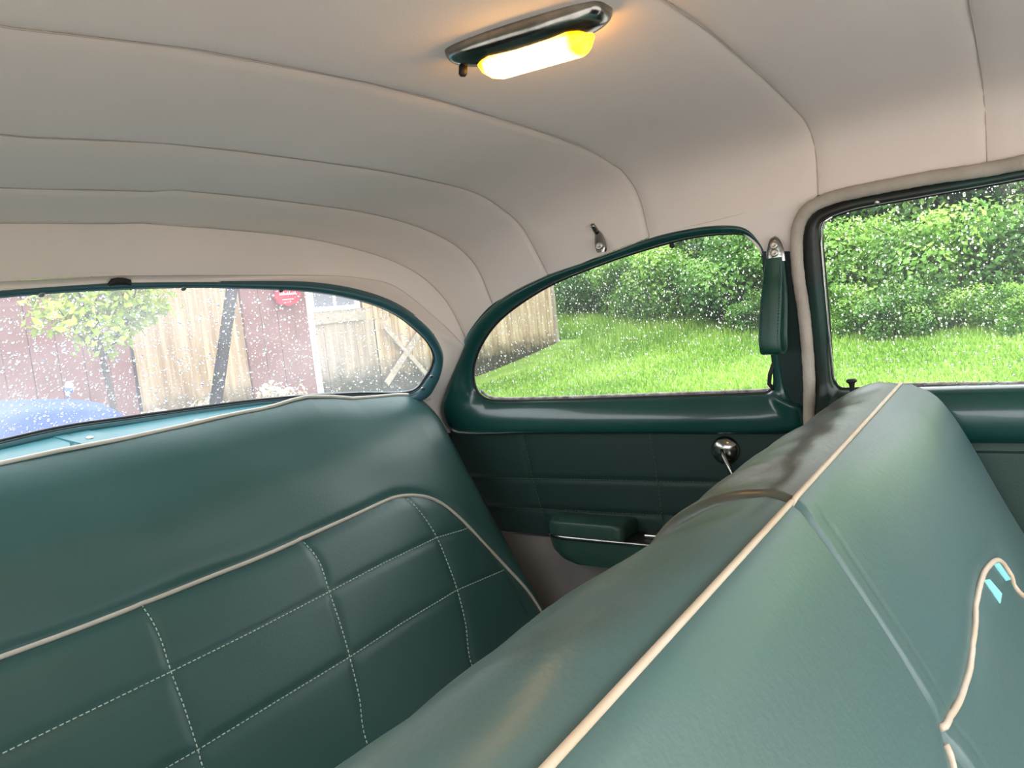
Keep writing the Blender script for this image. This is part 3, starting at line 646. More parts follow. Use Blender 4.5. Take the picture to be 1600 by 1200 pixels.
for nm, x0, x1, ri, ro, ins, dz, sd, lab in specs:
    t = empty('front_seat', ((x0+x1)/2, .1, .29), lab, 'seat', 'two halves of the split front bench')
    rows = seatback(x0, x1, ri, ro, ins, dz, sd); V, Fc = grid(rows); nv = len(rows[0])
    Fc += [tuple(range(nv))[::-1], tuple(range(len(V)-nv, len(V)))]
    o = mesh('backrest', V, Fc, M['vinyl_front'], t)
    if sd > 0:
        o.data.materials.append(M['vinyl_worn']); nq = nv-1; mi = np.zeros(len(o.data.polygons), int)
        for f_ in range(len(mi)):
            if f_ >= (len(rows)-1)*nq or f_ % nq >= kpip: mi[f_] = 1
        o.data.polygons.foreach_set('material_index', mi)
    pr = [r[kpip] for r in rows]; tube([(p[0], p[1]-.0005, p[2]+.0018) for p in pr[2:-4]], .0023, 10, m=M['piping'], name='top_piping', parent=t)
    tube([face_pt(rows, p[0], p[2], .001) for p in ins], .0030, 8, m=M['piping'], name='inset_piping', parent=t)
    if sd > 0:
        stitches([face_pt(rows, .03, z, -.0005) for z in np.linspace(1.035, .66, 60)], 'edge_stitching', M['rubber'], t, .005, .4, .0006)
        for quad in ([(0.3048,0.0463,0.8814),(0.3168,0.0434,0.878),(0.3226,0.0344,0.8614),(0.3017,0.0352,0.8589)], [(0.3616,0.0401,0.8796),(0.3792,0.0365,0.8753),(0.3811,0.0269,0.8563),(0.3611,0.0311,0.8617)]):
            q = [np.array(face_pt(rows, p[0], p[2], .0022)) for p in quad]; nn = np.array([0, .0012, -.0006])
            V = q+[a+nn for a in q]; mesh('tape_scrap', V, [(0, 1, 2, 3), (7, 6, 5, 4), (0, 4, 5, 1), (1, 5, 6, 2), (2, 6, 7, 3), (3, 7, 4, 0)], M['tape'], t, False, fix=True)['label'] = 'aqua tape scrap'
    # cushion of this half
    rr_ = []
    for x in np.linspace(x0, x1, 20):
        e = max(0, 1-min(x-x0, x1-x)/.05); rr_.append([(x, y, z-.03*e*e) for y, z in ((.0, .56), (-.08, .60), (-.2, .615), (-.35, .62), (-.48, .61), (-.53, .57), (-.53, .45), (-.51, .33))])
    V, Fc = grid(rr_); mesh('seat_cushion', V, Fc, M['vinyl_front'], t)

# ---------------------------------------------------------------- dome lamp
dl = empty('dome_lamp', (0, .36, 1.466), 'lit chrome dome lamp with glowing amber lens on headliner', 'lamp')
def zroof(y): return float(np.interp(y, [.253, .54], [1.470, 1.457]))-.006
N1, N2 = 40, 16; rows = []
Lh, Wh, Hh = .074, .0265, .024
for i in range(N1+1):
    a = math.pi*i/N1; yy = -Lh*math.cos(a); wd = Wh*(abs(math.sin(a))**(.62 if i > N1/2 else .42))
    r = []
    for j in range(N2+1):
        b_ = math.pi*j/N2; xx = -wd*math.cos(b_); hh = Hh*(max(0, math.sin(b_))**.55)*(abs(math.sin(a))**.5)
        r.append((xx+.012+(.365-.358-yy)*.21, .361+yy, zroof(.361+yy)+.004-hh))
    rows.append(r)
V, Fc = grid(rows); mesh('lamp_bezel', V, Fc, M['chrome_old'], dl)
LM = bpy.data.materials.new('amber_lens'); LM.use_nodes = True
b = LM.node_tree.nodes['Principled BSDF']; nn_ = LM.node_tree.nodes; ll_ = LM.node_tree.links
b.inputs['Base Color'].default_value = (1, .62, .12, 1); b.inputs['Roughness'].default_value = .25
tc = nn_.new('ShaderNodeTexCoord'); sx = nn_.new('ShaderNodeSeparateXYZ'); ll_.new(tc.outputs['Generated'], sx.inputs[0])
ma = nn_.new('ShaderNodeMath'); ma.operation = 'SUBTRACT'; ma.inputs[1].default_value = .52; ll_.new(sx.outputs['Y'], ma.inputs[0])
mb_ = nn_.new('ShaderNodeMath'); mb_.operation = 'ABSOLUTE'; ll_.new(ma.outputs[0], mb_.inputs[0])
rp = nn_.new('ShaderNodeValToRGB'); rp.color_ramp.elements[0].position = .18; rp.color_ramp.elements[0].color = (1, .56, .19, 1); rp.color_ramp.elements[1].position = .42; rp.color_ramp.elements[1].color = (.8, .34, .0, 1)
ll_.new(mb_.outputs[0], rp.inputs['Fac']); ll_.new(rp.outputs['Color'], b.inputs['Emission Color']); b.inputs['Emission Strength'].default_value = 5.0
rows = []
for i in range(25):
    s_ = i/24; yy = .308+.100*s_; e = max(0, 1-abs(s_-.5)*2); wd = .0165*(.55+.45*min(1, e*4)); hh = .012*(min(1, e*5)**.5)+.003
    rows.append([(.019+(.365-yy)*.21+wd*cx, yy, zroof(yy)-.014-hh*cz) for cx, cz in ((-1, 0), (-1.0, .5), (-.92, .85), (-.7, 1.0), (0, 1.1), (.7, 1.0), (1.1, .8), (1.25, .5), (1.1, 0))])
V, Fc = grid(rows); Fc += [tuple(range(9))[::-1], tuple(range(len(V)-9, len(V)))]
mesh('lamp_lens', V, Fc, LM, dl)['label'] = 'glowing amber lens'
b = MB(); b.lathe((.002, .424, zroof(.425)-.012), (0, .2, -1), [(.004, 0), (.004, .008), (.0025, .010)], 12); b.out('lamp_switch', M['rubber'], dl, True)

# ---------------------------------------------------------------- coat hook
q = np.array([(0.644,0.6166,1.311)][0]); q = np.array([.640, q[1]-.0, q[2]])
q = np.array([(0.636,0.6125,1.3115)][0])+np.array([-.008, 0, 0])
ck = empty('coat_hook', tuple(q), 'small teardrop chrome coat hook on cream headliner above quarter window', 'hook')
fr = np.array([[0, 1, 0], [0, -.0, 1], [-1, 0, -.2]], float)   # local u (Y), v (up), w (into the cabin)
def loc(u, v, w): return q+np.array([-w, u, v])
rows = []
for i in range(13):
    s_ = i/12; v = -.017+.042*s_; wd = .0120*math.sin(math.pi*min(1, (s_*.8+.10)))**.6*(1-.72*s_)+.002; u0 = .004*s_
    rows.append([loc(u0+wd*math.cos(a), v, .001+.009*math.sin(a)*(1-.4*s_)) for a in np.linspace(0, math.pi, 9)])
V, Fc = grid(rows); mesh('hook_plate', V, Fc, M['chrome_old'], ck)
b = MB(); b.lathe(loc(0, -.006, .006), (-1, 0, 0), [(.007, 0), (.007, .004), (.005, .0058), (.002, .004)], 14); b.out('hook_screw', M['screw'], ck, True)
tube([loc(.004, .018, .005), loc(.005, .024, .010), loc(.005, .029, .016), loc(.005, .033, .017)], [.005, .0045, .004, .003], 8, m=M['chrome_old'], name='hook_tip', parent=ck)

# ---------------------------------------------------------------- assist strap
tq = [(0.625,0.3173,1.2786),(0.625,0.3196,1.2466)]
st = empty('assist_strap', tuple(tq[1]), 'deep green leather grab strap hanging in a loop from chrome bracket', 'strap')
yc = tq[1][1]; zt_, zb_ = tq[0][2], tq[1][2]
rows = []
for i in range(11):
    s_ = i/10; z = zb_-.004+(zt_-zb_+.004)*s_; wd = .0142*(1-.55*s_**2.6)
    rows.append([(.632-.008*(.35+.65*math.sin(a)), yc-.001+wd*math.cos(a), z) for a in np.linspace(0, math.pi, 11)])
rows.append([(.636, yc-.001, zt_+.004)]*11)
V, Fc = grid(rows); mesh('strap_bracket', V, Fc, M['chrome_old'], st)['label'] = 'pitted chrome bracket'
for f in (.30, .66):
    b = MB(); b.lathe((.6245, yc-.001, zb_+(zt_-zb_)*f), (-1, 0, .1), [(.006, 0), (.006, .0018), (.0045, .003), (.002, .002)], 16); b.out('bracket_screw', M['screw'], st, True)
zl = 1.103
cl = [(.622, zb_+.002), (.618, zb_-.025), (.612, 1.20), (.606, 1.165), (.602, 1.13), (.603, 1.108), (.612, zl), (.625, zl-.001), (.638, 1.106), (.645, 1.122), (.647, 1.15), (.645, 1.19), (.640, zb_-.03), (.632, zb_+.002)]
cl = resample(cl, 90); rows = []; fw = 0
W0 = .0165
WW = lambda z: W0*(.74+.26*float(np.clip((zb_+.002-z)/.07, 0, 1))**.7)
for i in range(len(cl)):
    t = cl[min(i+1, len(cl)-1)]-cl[max(i-1, 0)]; t /= np.linalg.norm(t); n_ = np.array([-t[1], t[0]])
    z = cl[i][1]; dy = .010*np.clip((zb_-z)/.12, 0, 1)
    sec = []
    for a, h in ((-1, 0), (-.93, .9), (-.6, 1), (0, 1.1), (.6, 1), (.93, .9), (1, 0), (.93, -.9), (0, -1), (-.93, -.9)):
        sec.append((cl[i][0]+n_[0]*h*.0022, yc+dy+a*WW(z), cl[i][1]+n_[1]*h*.0022))
    rows.append(sec)
V, Fc = grid(rows, closed_v=True); mesh('strap_loop', V, Fc, M['strap'], st)
for a in (-.78, .78):
    for rng in ((3, 44), (50, 88)):
        path = []
        for i in range(*rng):
            t = cl[i+1]-cl[i-1]; t /= np.linalg.norm(t); n_ = np.array([-t[1], t[0]]); dy = .010*np.clip((zb_-cl[i][1])/.12, 0, 1)
            for_ = -1 if rng[0] == 3 else -1
            path.append((cl[i][0]+n_[0]*for_*.0022, yc+dy+a*WW(cl[i][1]), cl[i][1]+n_[1]*for_*.0022))
        stitches(path, 'strap_stitching', M['strapthread'], st, .005, .35, .0006)

# ---------------------------------------------------------------- window crank
q = np.array([(0.69,0.4458,0.9281)][0])
wc = empty('window_crank', tuple(q), 'chrome window crank with round boss on dark green quarter trim', 'crank')
b = MB(); b.lathe((.702, q[1], q[2]), (-1, 0, 0), [(.0255, 0), (.0255, .003), (.024, .006), (.019, .0105), (.011, .0135), (.003, .0145)], 32); b.out('boss', M['chrome_old'], wc, True)
tube([(.685, q[1]+.002, q[2]+.004), (.680, q[1]-.004, q[2]-.010), (.676, q[1]-.016, q[2]-.036), (.672, q[1]-.036, q[2]-.080), (.672, q[1]-.043, q[2]-.095)], [.0035, .0048, .0042, .0036, .005], 10, m=M['chrome_old'], name='crank_arm', parent=wc)
b = MB(); b.lathe((.672, q[1]-.043, q[2]-.095), (-1, 0, 0), [(.004, 0), (.006, .006), (.011, .014), (.012, .022), (.008, .028)], 16); b.out('crank_knob', M['rubber'], wc, True)

# ---------------------------------------------------------------- arm rest
ar = empty('armrest', (.66, .6, .74), 'green padded arm rest with chrome strip and ashtray well on quarter trim', 'armrest')
def slab(prof_fn, z0, z1, m, name, inset=.0, n=30, topround=.006):
    """D-shaped slab from the wall: prof_fn(s)->(x,y) outline"""
    O = [prof_fn(s) for s in np.linspace(0, 1, n)]; c = np.mean(np.array(O), 0)
    rows = []
    for z, sc in z0:
        rows.append([(min(.702, c[0]+(x-c[0])*sc), c[1]+(y-c[1])*sc, z) for x, y in O])
    V, Fc = grid(rows, closed_v=True); Fc += [tuple(range(n))[::-1], tuple(range(len(V)-n, len(V)))]
    return autosmooth(mesh(name, V, Fc, m, ar, fix=True), 50)
def outl(y0, y1, xo, r0, r1):
    def f(s):
        pts = [(.702, y0), (xo+r0*1.3, y0-.002), (xo+r0*.3, y0-r0*.35), (xo, y0-r0), (xo, y0-r0-.02), (xo, (y0+y1)/2), (xo, y1+r1), (xo+r1*.3, y1+r1*.3), (xo+r1, y1), (.702, y1)]
        R = resample(pts, 60, smooth=False); return R[int(s*59)]
    return f
ob = outl(.808, .36, .628, .045, .03)
slab(ob, [(.715, .80), (.722, .90), (.737, .975), (.757, 1.0), (.763, .998)], None, M['armrest'], 'armrest_body')
P = resample([outl(.809, .36, .627, .045, .03)(s) for s in np.linspace(0, 1, 60)], 60, smooth=False)
rows = [[(x, y, .7630) for x, y in P], [(x-.0015, y, .7640) for x, y in P], [(x-.0015, y, .7690) for x, y in P], [(x, y, .7700) for x, y in P]]
V, Fc = grid(rows); mesh('chrome_strip', V, Fc, M['chrome_old'], ar)
slab(outl(.806, .628, .632, .04, .008), [(.768, 1.0), (.786, 1.0), (.792, .975), (.7945, .93), (.796, .85)], None, M['armrest'], 'armrest_pad')
slab(outl(.80, .38, .634, .04, .02), [(.764, 1.0), (.7665, .99)], None, M['dark'], 'ashtray_well')
b = MB(); b.box((.66, .44, .765), (.695, .60, .776)); b.out('ashtray_lid', M['chrome_old'], ar, bevel=.003)

# ================================================================ OUTSIDE
def g_h(x, y):
    h = 0.0
    if x > 9: h += .10*(x-9)
    if x > 18: h += .35*(x-18)
    return h+.05*math.sin(x*.7+y*.4)
gmat = mat('lawn_ground', lin(104, 140, 56), .95, spec=.2, bump=.6, bscale=40, col2=lin(136, 168, 72), var=.5, vscale=2.5)
rows = [[(x, y, g_h(x, y)-.02) for y in np.linspace(-30, 45, 76)] for x in np.linspace(-15, 45, 90)]
V, Fc = grid(rows); lawn = mesh('lawn_ground', V, Fc, gmat); tag(lawn, 'green lawn sloping up to the bushes', None, None, 'structure')
M['bounce_gravel'] = mat('pale_bounce_gravel', lin(192, 180, 172), .45, spec=.5, bump=.6, bscale=30, col2=lin(166, 156, 150), var=.5, vscale=8)
b = MB(); b.box((-14, -16, -.08), (6.9, 7.7, .06)); b.box((6.9, -16, -.08), (24, -4.2, .06)); o = b.out('bounce_yard', M['bounce_gravel']); tag(o, 'added pale gravel around the car, bouncing neutral light inside', None, None, 'structure')  # unseen pale ground, added to bounce neutral light up into the cabin

# grass blades
def leafmat(name, c1, c2, c3, vs=.9, rough=.5, trans=.25):
    m = bpy.data.materials.new(name); m.use_nodes = True; n = m.node_tree.nodes; l = m.node_tree.links; b = n['Principled BSDF']
    at = n.new('ShaderNodeAttribute'); at.attribute_name = 'rnd'; at.attribute_type = 'GEOMETRY'
    r = n.new('ShaderNodeValToRGB'); r.color_ramp.elements[0].color = c1; r.color_ramp.elements[1].color = c3; e = r.color_ramp.elements.new(.5); e.color = c2
    l.new(at.outputs['Fac'], r.inputs['Fac']); l.new(r.outputs['Color'], b.inputs['Base Color']); b.inputs['Roughness'].default_value = rough; b.inputs['Specular IOR Level'].default_value = .35
    t = n.new('ShaderNodeBsdfTranslucent'); l.new(r.outputs['Color'], t.inputs['Color']); mx = n.new('ShaderNodeMixShader'); mx.inputs[0].default_value = trans
    l.new(b.outputs[0], mx.inputs[1]); l.new(t.outputs[0], mx.inputs[2]); l.new(mx.outputs[0], n['Material Output'].inputs['Surface']); return m
def fastmesh(name, V, nf, k, rnd, m, obj=True):
    """V: (nf*k,3) vertices, faces of k consecutive vertices, rnd per face"""
    me = bpy.data.meshes.new(name); me.vertices.add(nf*k); me.vertices.foreach_set('co', V.astype(np.float32).ravel())
    me.loops.add(nf*k); me.loops.foreach_set('vertex_index', np.arange(nf*k, dtype=np.int32)); me.polygons.add(nf)
    me.polygons.foreach_set('loop_start', np.arange(0, nf*k, k, dtype=np.int32)); me.update(calc_edges=True)
    a = me.attributes.new('rnd', 'FLOAT', 'POINT'); a.data.foreach_set('value', np.repeat(rnd, k).astype(np.float32)); me.materials.append(m)
    if not obj: return me
    o = bpy.data.objects.new(name, me); COL.objects.link(o); return o
M['grass'] = leafmat('grass_blades', lin(98, 142, 54), lin(144, 184, 76), lin(190, 218, 116), trans=.35)
nb = 150000
gx = 6.9+RNG.random(nb)**1.0*11.5; gy = -3+RNG.random(nb)*13.5
keep = ~((gy > 7.2) & (gx < 13.2)); gx = gx[keep]; gy = gy[keep]; nb = len(gx)
gz = np.where(gx > 9, .10*(gx-9), 0)+.05*np.sin(gx*.7+gy*.4)-.02
hh = .035+.05*RNG.random(nb)**2+np.clip((gx-10.6)/2.2, 0, 1)*.22*RNG.random(nb); an = RNG.random(nb)*6.283; wd = .009+.009*RNG.random(nb)
lx = (RNG.random(nb)-.5)*.06; ly = (RNG.random(nb)-.5)*.06
V = np.empty((nb, 3, 3)); V[:, 0] = np.stack([gx-np.cos(an)*wd, gy-np.sin(an)*wd, gz], 1); V[:, 1] = np.stack([gx+np.cos(an)*wd, gy+np.sin(an)*wd, gz], 1); V[:, 2] = np.stack([gx+lx, gy+ly, gz+hh], 1)
patch = .5+.25*np.sin(gx*1.3+gy*.9)*np.sin(gy*1.7-gx*.4)
o = fastmesh('grass', V.reshape(-1, 3), nb, 3, np.clip(patch+(RNG.random(nb)-.5)*.8, 0, 1), M['grass']); tag(o, 'short bright green lawn grass seen through the side windows', 'grass', None, 'stuff')

# foliage templates
M['leaf_a'] = leafmat('leaves_mid', lin(42, 80, 34), lin(94, 144, 62), lin(160, 200, 98))
M['leaf_b'] = leafmat('leaves_bright', lin(58, 100, 40), lin(122, 172, 70), lin(190, 220, 112))
M['leaf_c'] = leafmat('leaves_yellow', lin(110, 140, 40), lin(170, 194, 60), lin(214, 226, 104))
M['leaf_d'] = leafmat('leaves_dark', lin(20, 44, 22), lin(44, 84, 38), lin(90, 136, 66))
M['bark'] = mat('bark', lin(72, 62, 54), .9, bump=.6, bscale=30, col2=lin(48, 42, 36), var=.5, vscale=8)
def foliage(name, n, blobs, leaf, m, up=.35):
    """leaves as pointed quads on the shells of ellipsoid blobs"""
    w = np.array([b[3]*b[4] for b in blobs]); w = w/w.sum(); idx = RNG.choice(len(blobs), n, p=w); Bq = np.array(blobs)[idx]
    d = RNG.normal(size=(n, 3)); d /= np.linalg.norm(d, axis=1)[:, None]
    rad = (.55+.5*RNG.random(n)**.6)[:, None]
    sz = np.stack([Bq[:, 3], Bq[:, 3], Bq[:, 4]], 1); c = Bq[:, :3]+d*sz*rad
    # drooping clusters
    c += RNG.normal(size=(n, 3))*.04
    nrm = d*.7+np.array([0, 0, up])+RNG.normal(size=(n, 3))*.5; nrm /= np.linalg.norm(nrm, axis=1)[:, None]
    t = np.cross(nrm, RNG.normal(size=(n, 3))); t /= np.linalg.norm(t, axis=1)[:, None]; s = np.cross(nrm, t)
    L = (leaf*(.6+.8*RNG.random(n)))[:, None]
    V = np.empty((n, 4, 3)); V[:, 0] = c-t*L*.5; V[:, 1] = c+s*L*.26-nrm*L*.08; V[:, 2] = c+t*L*.5; V[:, 3] = c-s*L*.26-nrm*L*.08
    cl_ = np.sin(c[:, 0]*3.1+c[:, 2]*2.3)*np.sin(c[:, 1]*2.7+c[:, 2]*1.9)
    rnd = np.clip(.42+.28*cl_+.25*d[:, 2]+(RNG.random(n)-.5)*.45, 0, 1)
    return fastmesh(name, V.reshape(-1, 3), n, 4, rnd, m, False)
def blobset(seed, R, H, k):
    r_ = random.Random(seed); out = []
    for i in range(k):
        a = r_.uniform(0, 6.28); q = r_.uniform(0, .75)*R; z = r_.uniform(.15, .85)*H; s_ = r_.uniform(.32, .55)*R*(1.1-.5*z/H)
        out.append((q*math.cos(a)*.9, q*math.sin(a), z, s_, s_*r_.uniform(.7, 1.0)))
    return out
TB = [foliage('bush_foliage', 9000, blobset(1, 1.3, 2.2, 16), .10, M['leaf_b']), foliage('bush_foliage', 9000, blobset(2, 1.3, 2.4, 18), .11, M['leaf_a']), foliage('bush_foliage', 8000, blobset(3, 1.2, 1.6, 14), .09, M['leaf_b'])]
TT = [foliage('tree_foliage', 15000, blobset(4, 2.4, 6.0, 34), .16, M['leaf_a']), foliage('tree_foliage', 15000, blobset(5, 2.4, 6.4, 34), .17, M['leaf_d'])]
def trunk_mesh(h, r, seed):
    r_ = random.Random(seed); mb = MB()
    P = [(0, 0, -.1)]; 
    for i in range(5): P.append((P[-1][0]+r_.uniform(-.06, .06)*h*.3, P[-1][1]+r_.uniform(-.06, .06)*h*.3, h*(i+1)/5))
    V, F = tube(resample(P, 14), np.linspace(r, r*.35, 14), 8, build=False); mb.add(V, F)
    for i in range(6):
        a = r_.uniform(0, 6.28); b0 = np.array(P[2+i % 3]); e = b0+np.array([math.cos(a)*h*.28, math.sin(a)*h*.28, h*.22])
        V, F = tube([b0, (b0+e)/2+[0, 0, .05], e], [r*.4, r*.25, r*.1], 6, build=False); mb.add(V, F)
    o = mb.out('stem', M['bark'], None, True); me = o.data; bpy.data.objects.remove(o); return me
SB = trunk_mesh(1.5, .05, 3); STt = trunk_mesh(4.6, .16, 4)
def plant(kind, tm, sm, x, y, s, rz, label, group, cat):
    r = empty(kind, (x, y, g_h(x, y)-.05), label, cat, group); r.rotation_euler = (0, 0, rz); r.scale = (s, s, s)
    for nm, me in (('foliage', tm), ('stem', sm)):
        c = bpy.data.objects.new(nm, me); COL.objects.link(c); c.parent = r
bl = [(12.6, -1.6), (12.2, .0), (12.0, 1.5), (12.4, 3.0), (13.4, 4.5), (14.2, 5.8), (15.0, 7.2), (15.8, 8.6), (16.8, 10.0), (13.0, 2.2), (14.2, 3.9), (12.9, .6), (15.6, 5.4), (16.6, 7.4), (17.4, 9.0), (12.9, -2.8), (13.6, -.6)]
LB = ['bright green leafy bush at lawn edge seen through front door window', 'bright green leafy bush at lawn edge seen through quarter window', 'green bush in the second row behind the lawn edge bushes']
for i, (x, y) in enumerate(bl):
    k = 2 if i >= 9 else (0 if y < 2.6 else 1)
    ORD = 'first second third fourth fifth sixth seventh eighth ninth'.split()
    front = sorted([p for p in bl[:9] if (p[1] < 2.6) == (y < 2.6)], key=lambda p: -p[1]); back = sorted(bl[9:], key=lambda p: -p[1])
    LBI = ['bright green bush at lawn edge, %s from the left through the door window', 'bright green bush at lawn edge, %s from the left through the quarter window', 'bush in the row behind the lawn edge bushes, %s from the left'][k] % ORD[(back if k == 2 else front).index((x, y))]
    plant('bush', TB[i % 3], SB, x, y, random.uniform(.75, 1.0), random.uniform(0, 6), LBI, ['bushes beyond the door window', 'bushes beyond the quarter window', 'second row bushes'][k], 'bush')
for i, (x, y) in enumerate([(10.9, -2.3), (11.0, -1.5), (11.1, -.7), (10.8, .1), (11.2, .8), (11.0, 1.5), (11.5, 2.2), (11.9, 3.0), (12.5, 3.8)]):
    plant('weed_clump', TB[(i*2) % 3], SB, x, y, random.uniform(.30, .42), random.uniform(0, 6), 'low clump of tall weeds at the foot of the bushes, %s from the right' % 'first second third fourth fifth sixth seventh eighth ninth'.split()[i], 'weeds at the foot of the bushes', 'weeds')
tl = [(15.2, -3.2), (15.0, -.6), (15.4, 1.8), (16.2, 4.2), (18.0, 6.6), (19.0, 9.0), (20.0, 11.5), (17.6, -2), (17.6, .8), (18.4, 3.2), (21, 7.2), (22, 10), (23, 13.5)]
for i, (x, y) in enumerate(tl):
    k = 0 if i < 7 else 1
    tr_ = sorted([p for p in tl if (tl.index(p) < 7) == (i < 7)], key=lambda p: -p[1]); LT = ['leafy tree close behind the bushes, %s from the left', 'dark green tree at the back of the wood, %s from the left'][k] % ORD[tr_.index((x, y))]
    plant('tree', TT[(i+k) % 2], STt, x, y, random.uniform(.8, 1.05), random.uniform(0, 6), LT, ['trees behind the bushes', 'trees at the back of the wood'][k], 'tree')

# ---------------------------------------------------------------- barn
YB = 8.0
def siding_mat(name, c1, c2, cm):
    m = bpy.data.materials.new(name); m.use_nodes = True; n = m.node_tree.nodes; l = m.node_tree.links; b = n['Principled BSDF']; b.inputs['Roughness'].default_value = .75
    tc = n.new('ShaderNodeNewGeometry'); mp = n.new('ShaderNodeMapping'); mp.inputs['Scale'].default_value = (9, 9, .7); l.new(tc.outputs['Position'], mp.inputs['Vector'])
    z = n.new('ShaderNodeTexNoise'); z.inputs['Scale'].default_value = 1.5; z.inputs['Detail'].default_value = 6; l.new(mp.outputs['Vector'], z.inputs['Vector'])
    r = n.new('ShaderNodeValToRGB'); r.color_ramp.elements[0].color = c1; r.color_ramp.elements[0].position = .35; r.color_ramp.elements[1].color = c2; r.color_ramp.elements[1].position = .65; l.new(z.outputs['Fac'], r.inputs['Fac'])
    sx = n.new('ShaderNodeSeparateXYZ'); l.new(tc.outputs['Position'], sx.inputs[0])
    z2 = n.new('ShaderNodeTexNoise'); z2.inputs['Scale'].default_value = 6; z2.inputs['Detail'].default_value = 6; l.new(tc.outputs['Position'], z2.inputs['Vector'])
    ad = n.new('ShaderNodeMath'); ad.operation = 'MULTIPLY_ADD'; ad.inputs[1].default_value = .5; l.new(z2.outputs['Fac'], ad.inputs[0]); 
    mr = n.new('ShaderNodeMapRange'); mr.inputs['From Min'].default_value = .56; mr.inputs['From Max'].default_value = .92; l.new(sx.outputs['Z'], ad.inputs[2]); l.new(ad.outputs[0], mr.inputs['Value'])
    mx = n.new('ShaderNodeMixRGB'); mx.inputs[1].default_value = cm; l.new(mr.outputs[0], mx.inputs[0]); l.new(r.outputs['Color'], mx.inputs[2]); l.new(mx.outputs[0], b.inputs['Base Color']); return m
M['siding'] = siding_mat('weathered_siding', lin(148, 124, 94), lin(188, 170, 142), lin(56, 54, 38))
M['siding_grey'] = siding_mat('stained_boards', lin(134, 118, 102), lin(164, 148, 128), lin(56, 54, 38))
M['siding_brown'] = mat('brown_red_boards', lin(124, 84, 80), .7, col2=lin(108, 70, 66), var=.5, vscale=3)
M['darkwood'] = mat('dark_barn_opening', lin(84, 66, 62), .8)
M['white'] = mat('white_paint', lin(226, 224, 218), .6)
M['pane'] = mat('dusty_window_pane', lin(130, 130, 140), .15, spec=.6)
M['greywood'] = mat('grey_wood', lin(176, 164, 150), .8, col2=lin(140, 128, 112), var=.5, vscale=12)
M['tar'] = mat('tarred_post', lin(44, 42, 42), .7, bump=.4, bscale=20)
M['signred'] = mat('sign_red', lin(226, 40, 62), .4)
barn = empty('barn', (8, YB, 0), 'long weathered barn with corrugated cream siding, white window and cross braced door', 'building')
def corr(x0, x1, z0, z1, y, m, name, pitch=.12, amp=.026, parent=barn):
    n = int((x1-x0)/pitch*6)+1; rows = [[], []]
    for x in np.linspace(x0, x1, n):
        yy = y+amp*math.cos(x/pitch*2*math.pi); rows[0].append((x, yy, z0)); rows[1].append((x, yy, z1))
    V, F = grid(rows); return mesh(name, V, F, m, parent)
def boards(x0, x1, z0, z1, y, m, w=.18, parent=barn, nm='board'):
    x = x0
    while x < x1-.02:
        b = MB(); e = min(x+w, x1); b.box((x+.004, y+random.uniform(-.008, .004), z0), (e-.004, y+.03, z1)); b.out(nm, m, parent); x = e
b = MB(); b.box((-3, YB+.05, -.2), (12.98, YB+5, 3.4)); b.out('barn_body', M['darkwood'], barn)
b = MB(); b.bar((-3.2, YB-.5, 3.3), (-3.2, YB+2.8, 4.9), .1, .1); 
V = [(-3.4, YB-.5, 3.3), (13.4, YB-.5, 3.3), (13.4, YB+2.6, 4.8), (-3.4, YB+2.6, 4.8), (-3.4, YB+5.6, 3.3), (13.4, YB+5.6, 3.3)]
V2 = V+[(x, y, z+.08) for x, y, z in V]
mesh('barn_roof', V2, [(0, 1, 2, 3), (3, 2, 5, 4), (6, 9, 8, 7), (9, 10, 11, 8), (0, 6, 7, 1), (4, 5, 11, 10), (0, 3, 9, 6), (3, 4, 10, 9), (1, 7, 8, 2), (2, 8, 11, 5)], M['darkwood'], barn, False, fix=True)
x = 4.02
for e in (4.7, 5.45): corr(x, e, -.1, 3.3, YB, M['siding'], 'corrugated_sheet'); x = e
boards(-3, 4.0, -.1, 3.3, YB, M['siding_brown'], .25)
boards(5.45, 6.5, -.1, 3.3, YB-.06, M['siding_brown'], .26)
b = MB(); b.box((6.46, YB-.09, -.1), (6.54, YB+.02, 3.3)); b.out('corner_trim', M['white'], barn)
# white window with panes
wx0, wx1, wz0, wz1 = 6.54, 7.46, 1.47, 2.5
wf = empty('barn_window', (7, YB, 1.5)); wf.parent = barn; wf.matrix_parent_inverse = Matrix.Translation(-barn.location); wf['label'] = 'white framed window'
b = MB(); b.box((wx0, YB-.06, wz0-.06), (wx1, YB, wz0+.0)); b.box((wx0, YB-.06, wz1), (wx1, YB, wz1+.07)); b.box((wx0, YB-.06, wz0), (wx0+.06, YB, wz1)); b.box((wx1-.07, YB-.06, wz0), (wx1, YB, wz1)); b.out('window_frame', M['white'], wf)
wf2 = [c for c in wf.children][0]
b = MB(); b.box((6.985, YB-.05, wz0), (7.01, YB-.01, wz1)); b.box((wx0, YB-.05, 1.90-.13), (wx1, YB-.01, 1.93-.13)); b.box((wx0, YB-.05, 2.14), (wx1, YB-.01, 2.165)); b.out('muntin', M['white'], wf)
b = MB(); b.box((wx0+.05, YB-.02, wz0), (wx1-.06, YB-.01, wz1)); b.out('window_pane', M['pane'], wf)
b = MB(); b.box((6.54, YB-.05, 1.24), (7.56, YB, 1.41)); b.out('sill_board', M['greywood'], barn)
boards(6.54, 7.75, -.1, 1.24, YB-.02, M['siding_grey'], .2); boards(7.56, 8.1, 1.24, 3.3, YB, M['siding'], .2)
x = 7.75
corr(7.75, 8.1, -.1, 1.24, YB, M['siding'], 'corrugated_sheet')
boards(8.1, 10.15, .12, 1.62, YB-.03, M['siding'], .13)      # the cross braced door
b = MB(); b.box((7.95, YB-.10, 1.62), (10.2, YB-.02, 1.70)); b.out('door_rail', M['tar'], barn)
boards(8.1, 10.15, 1.70, 3.3, YB, M['siding'], .2)
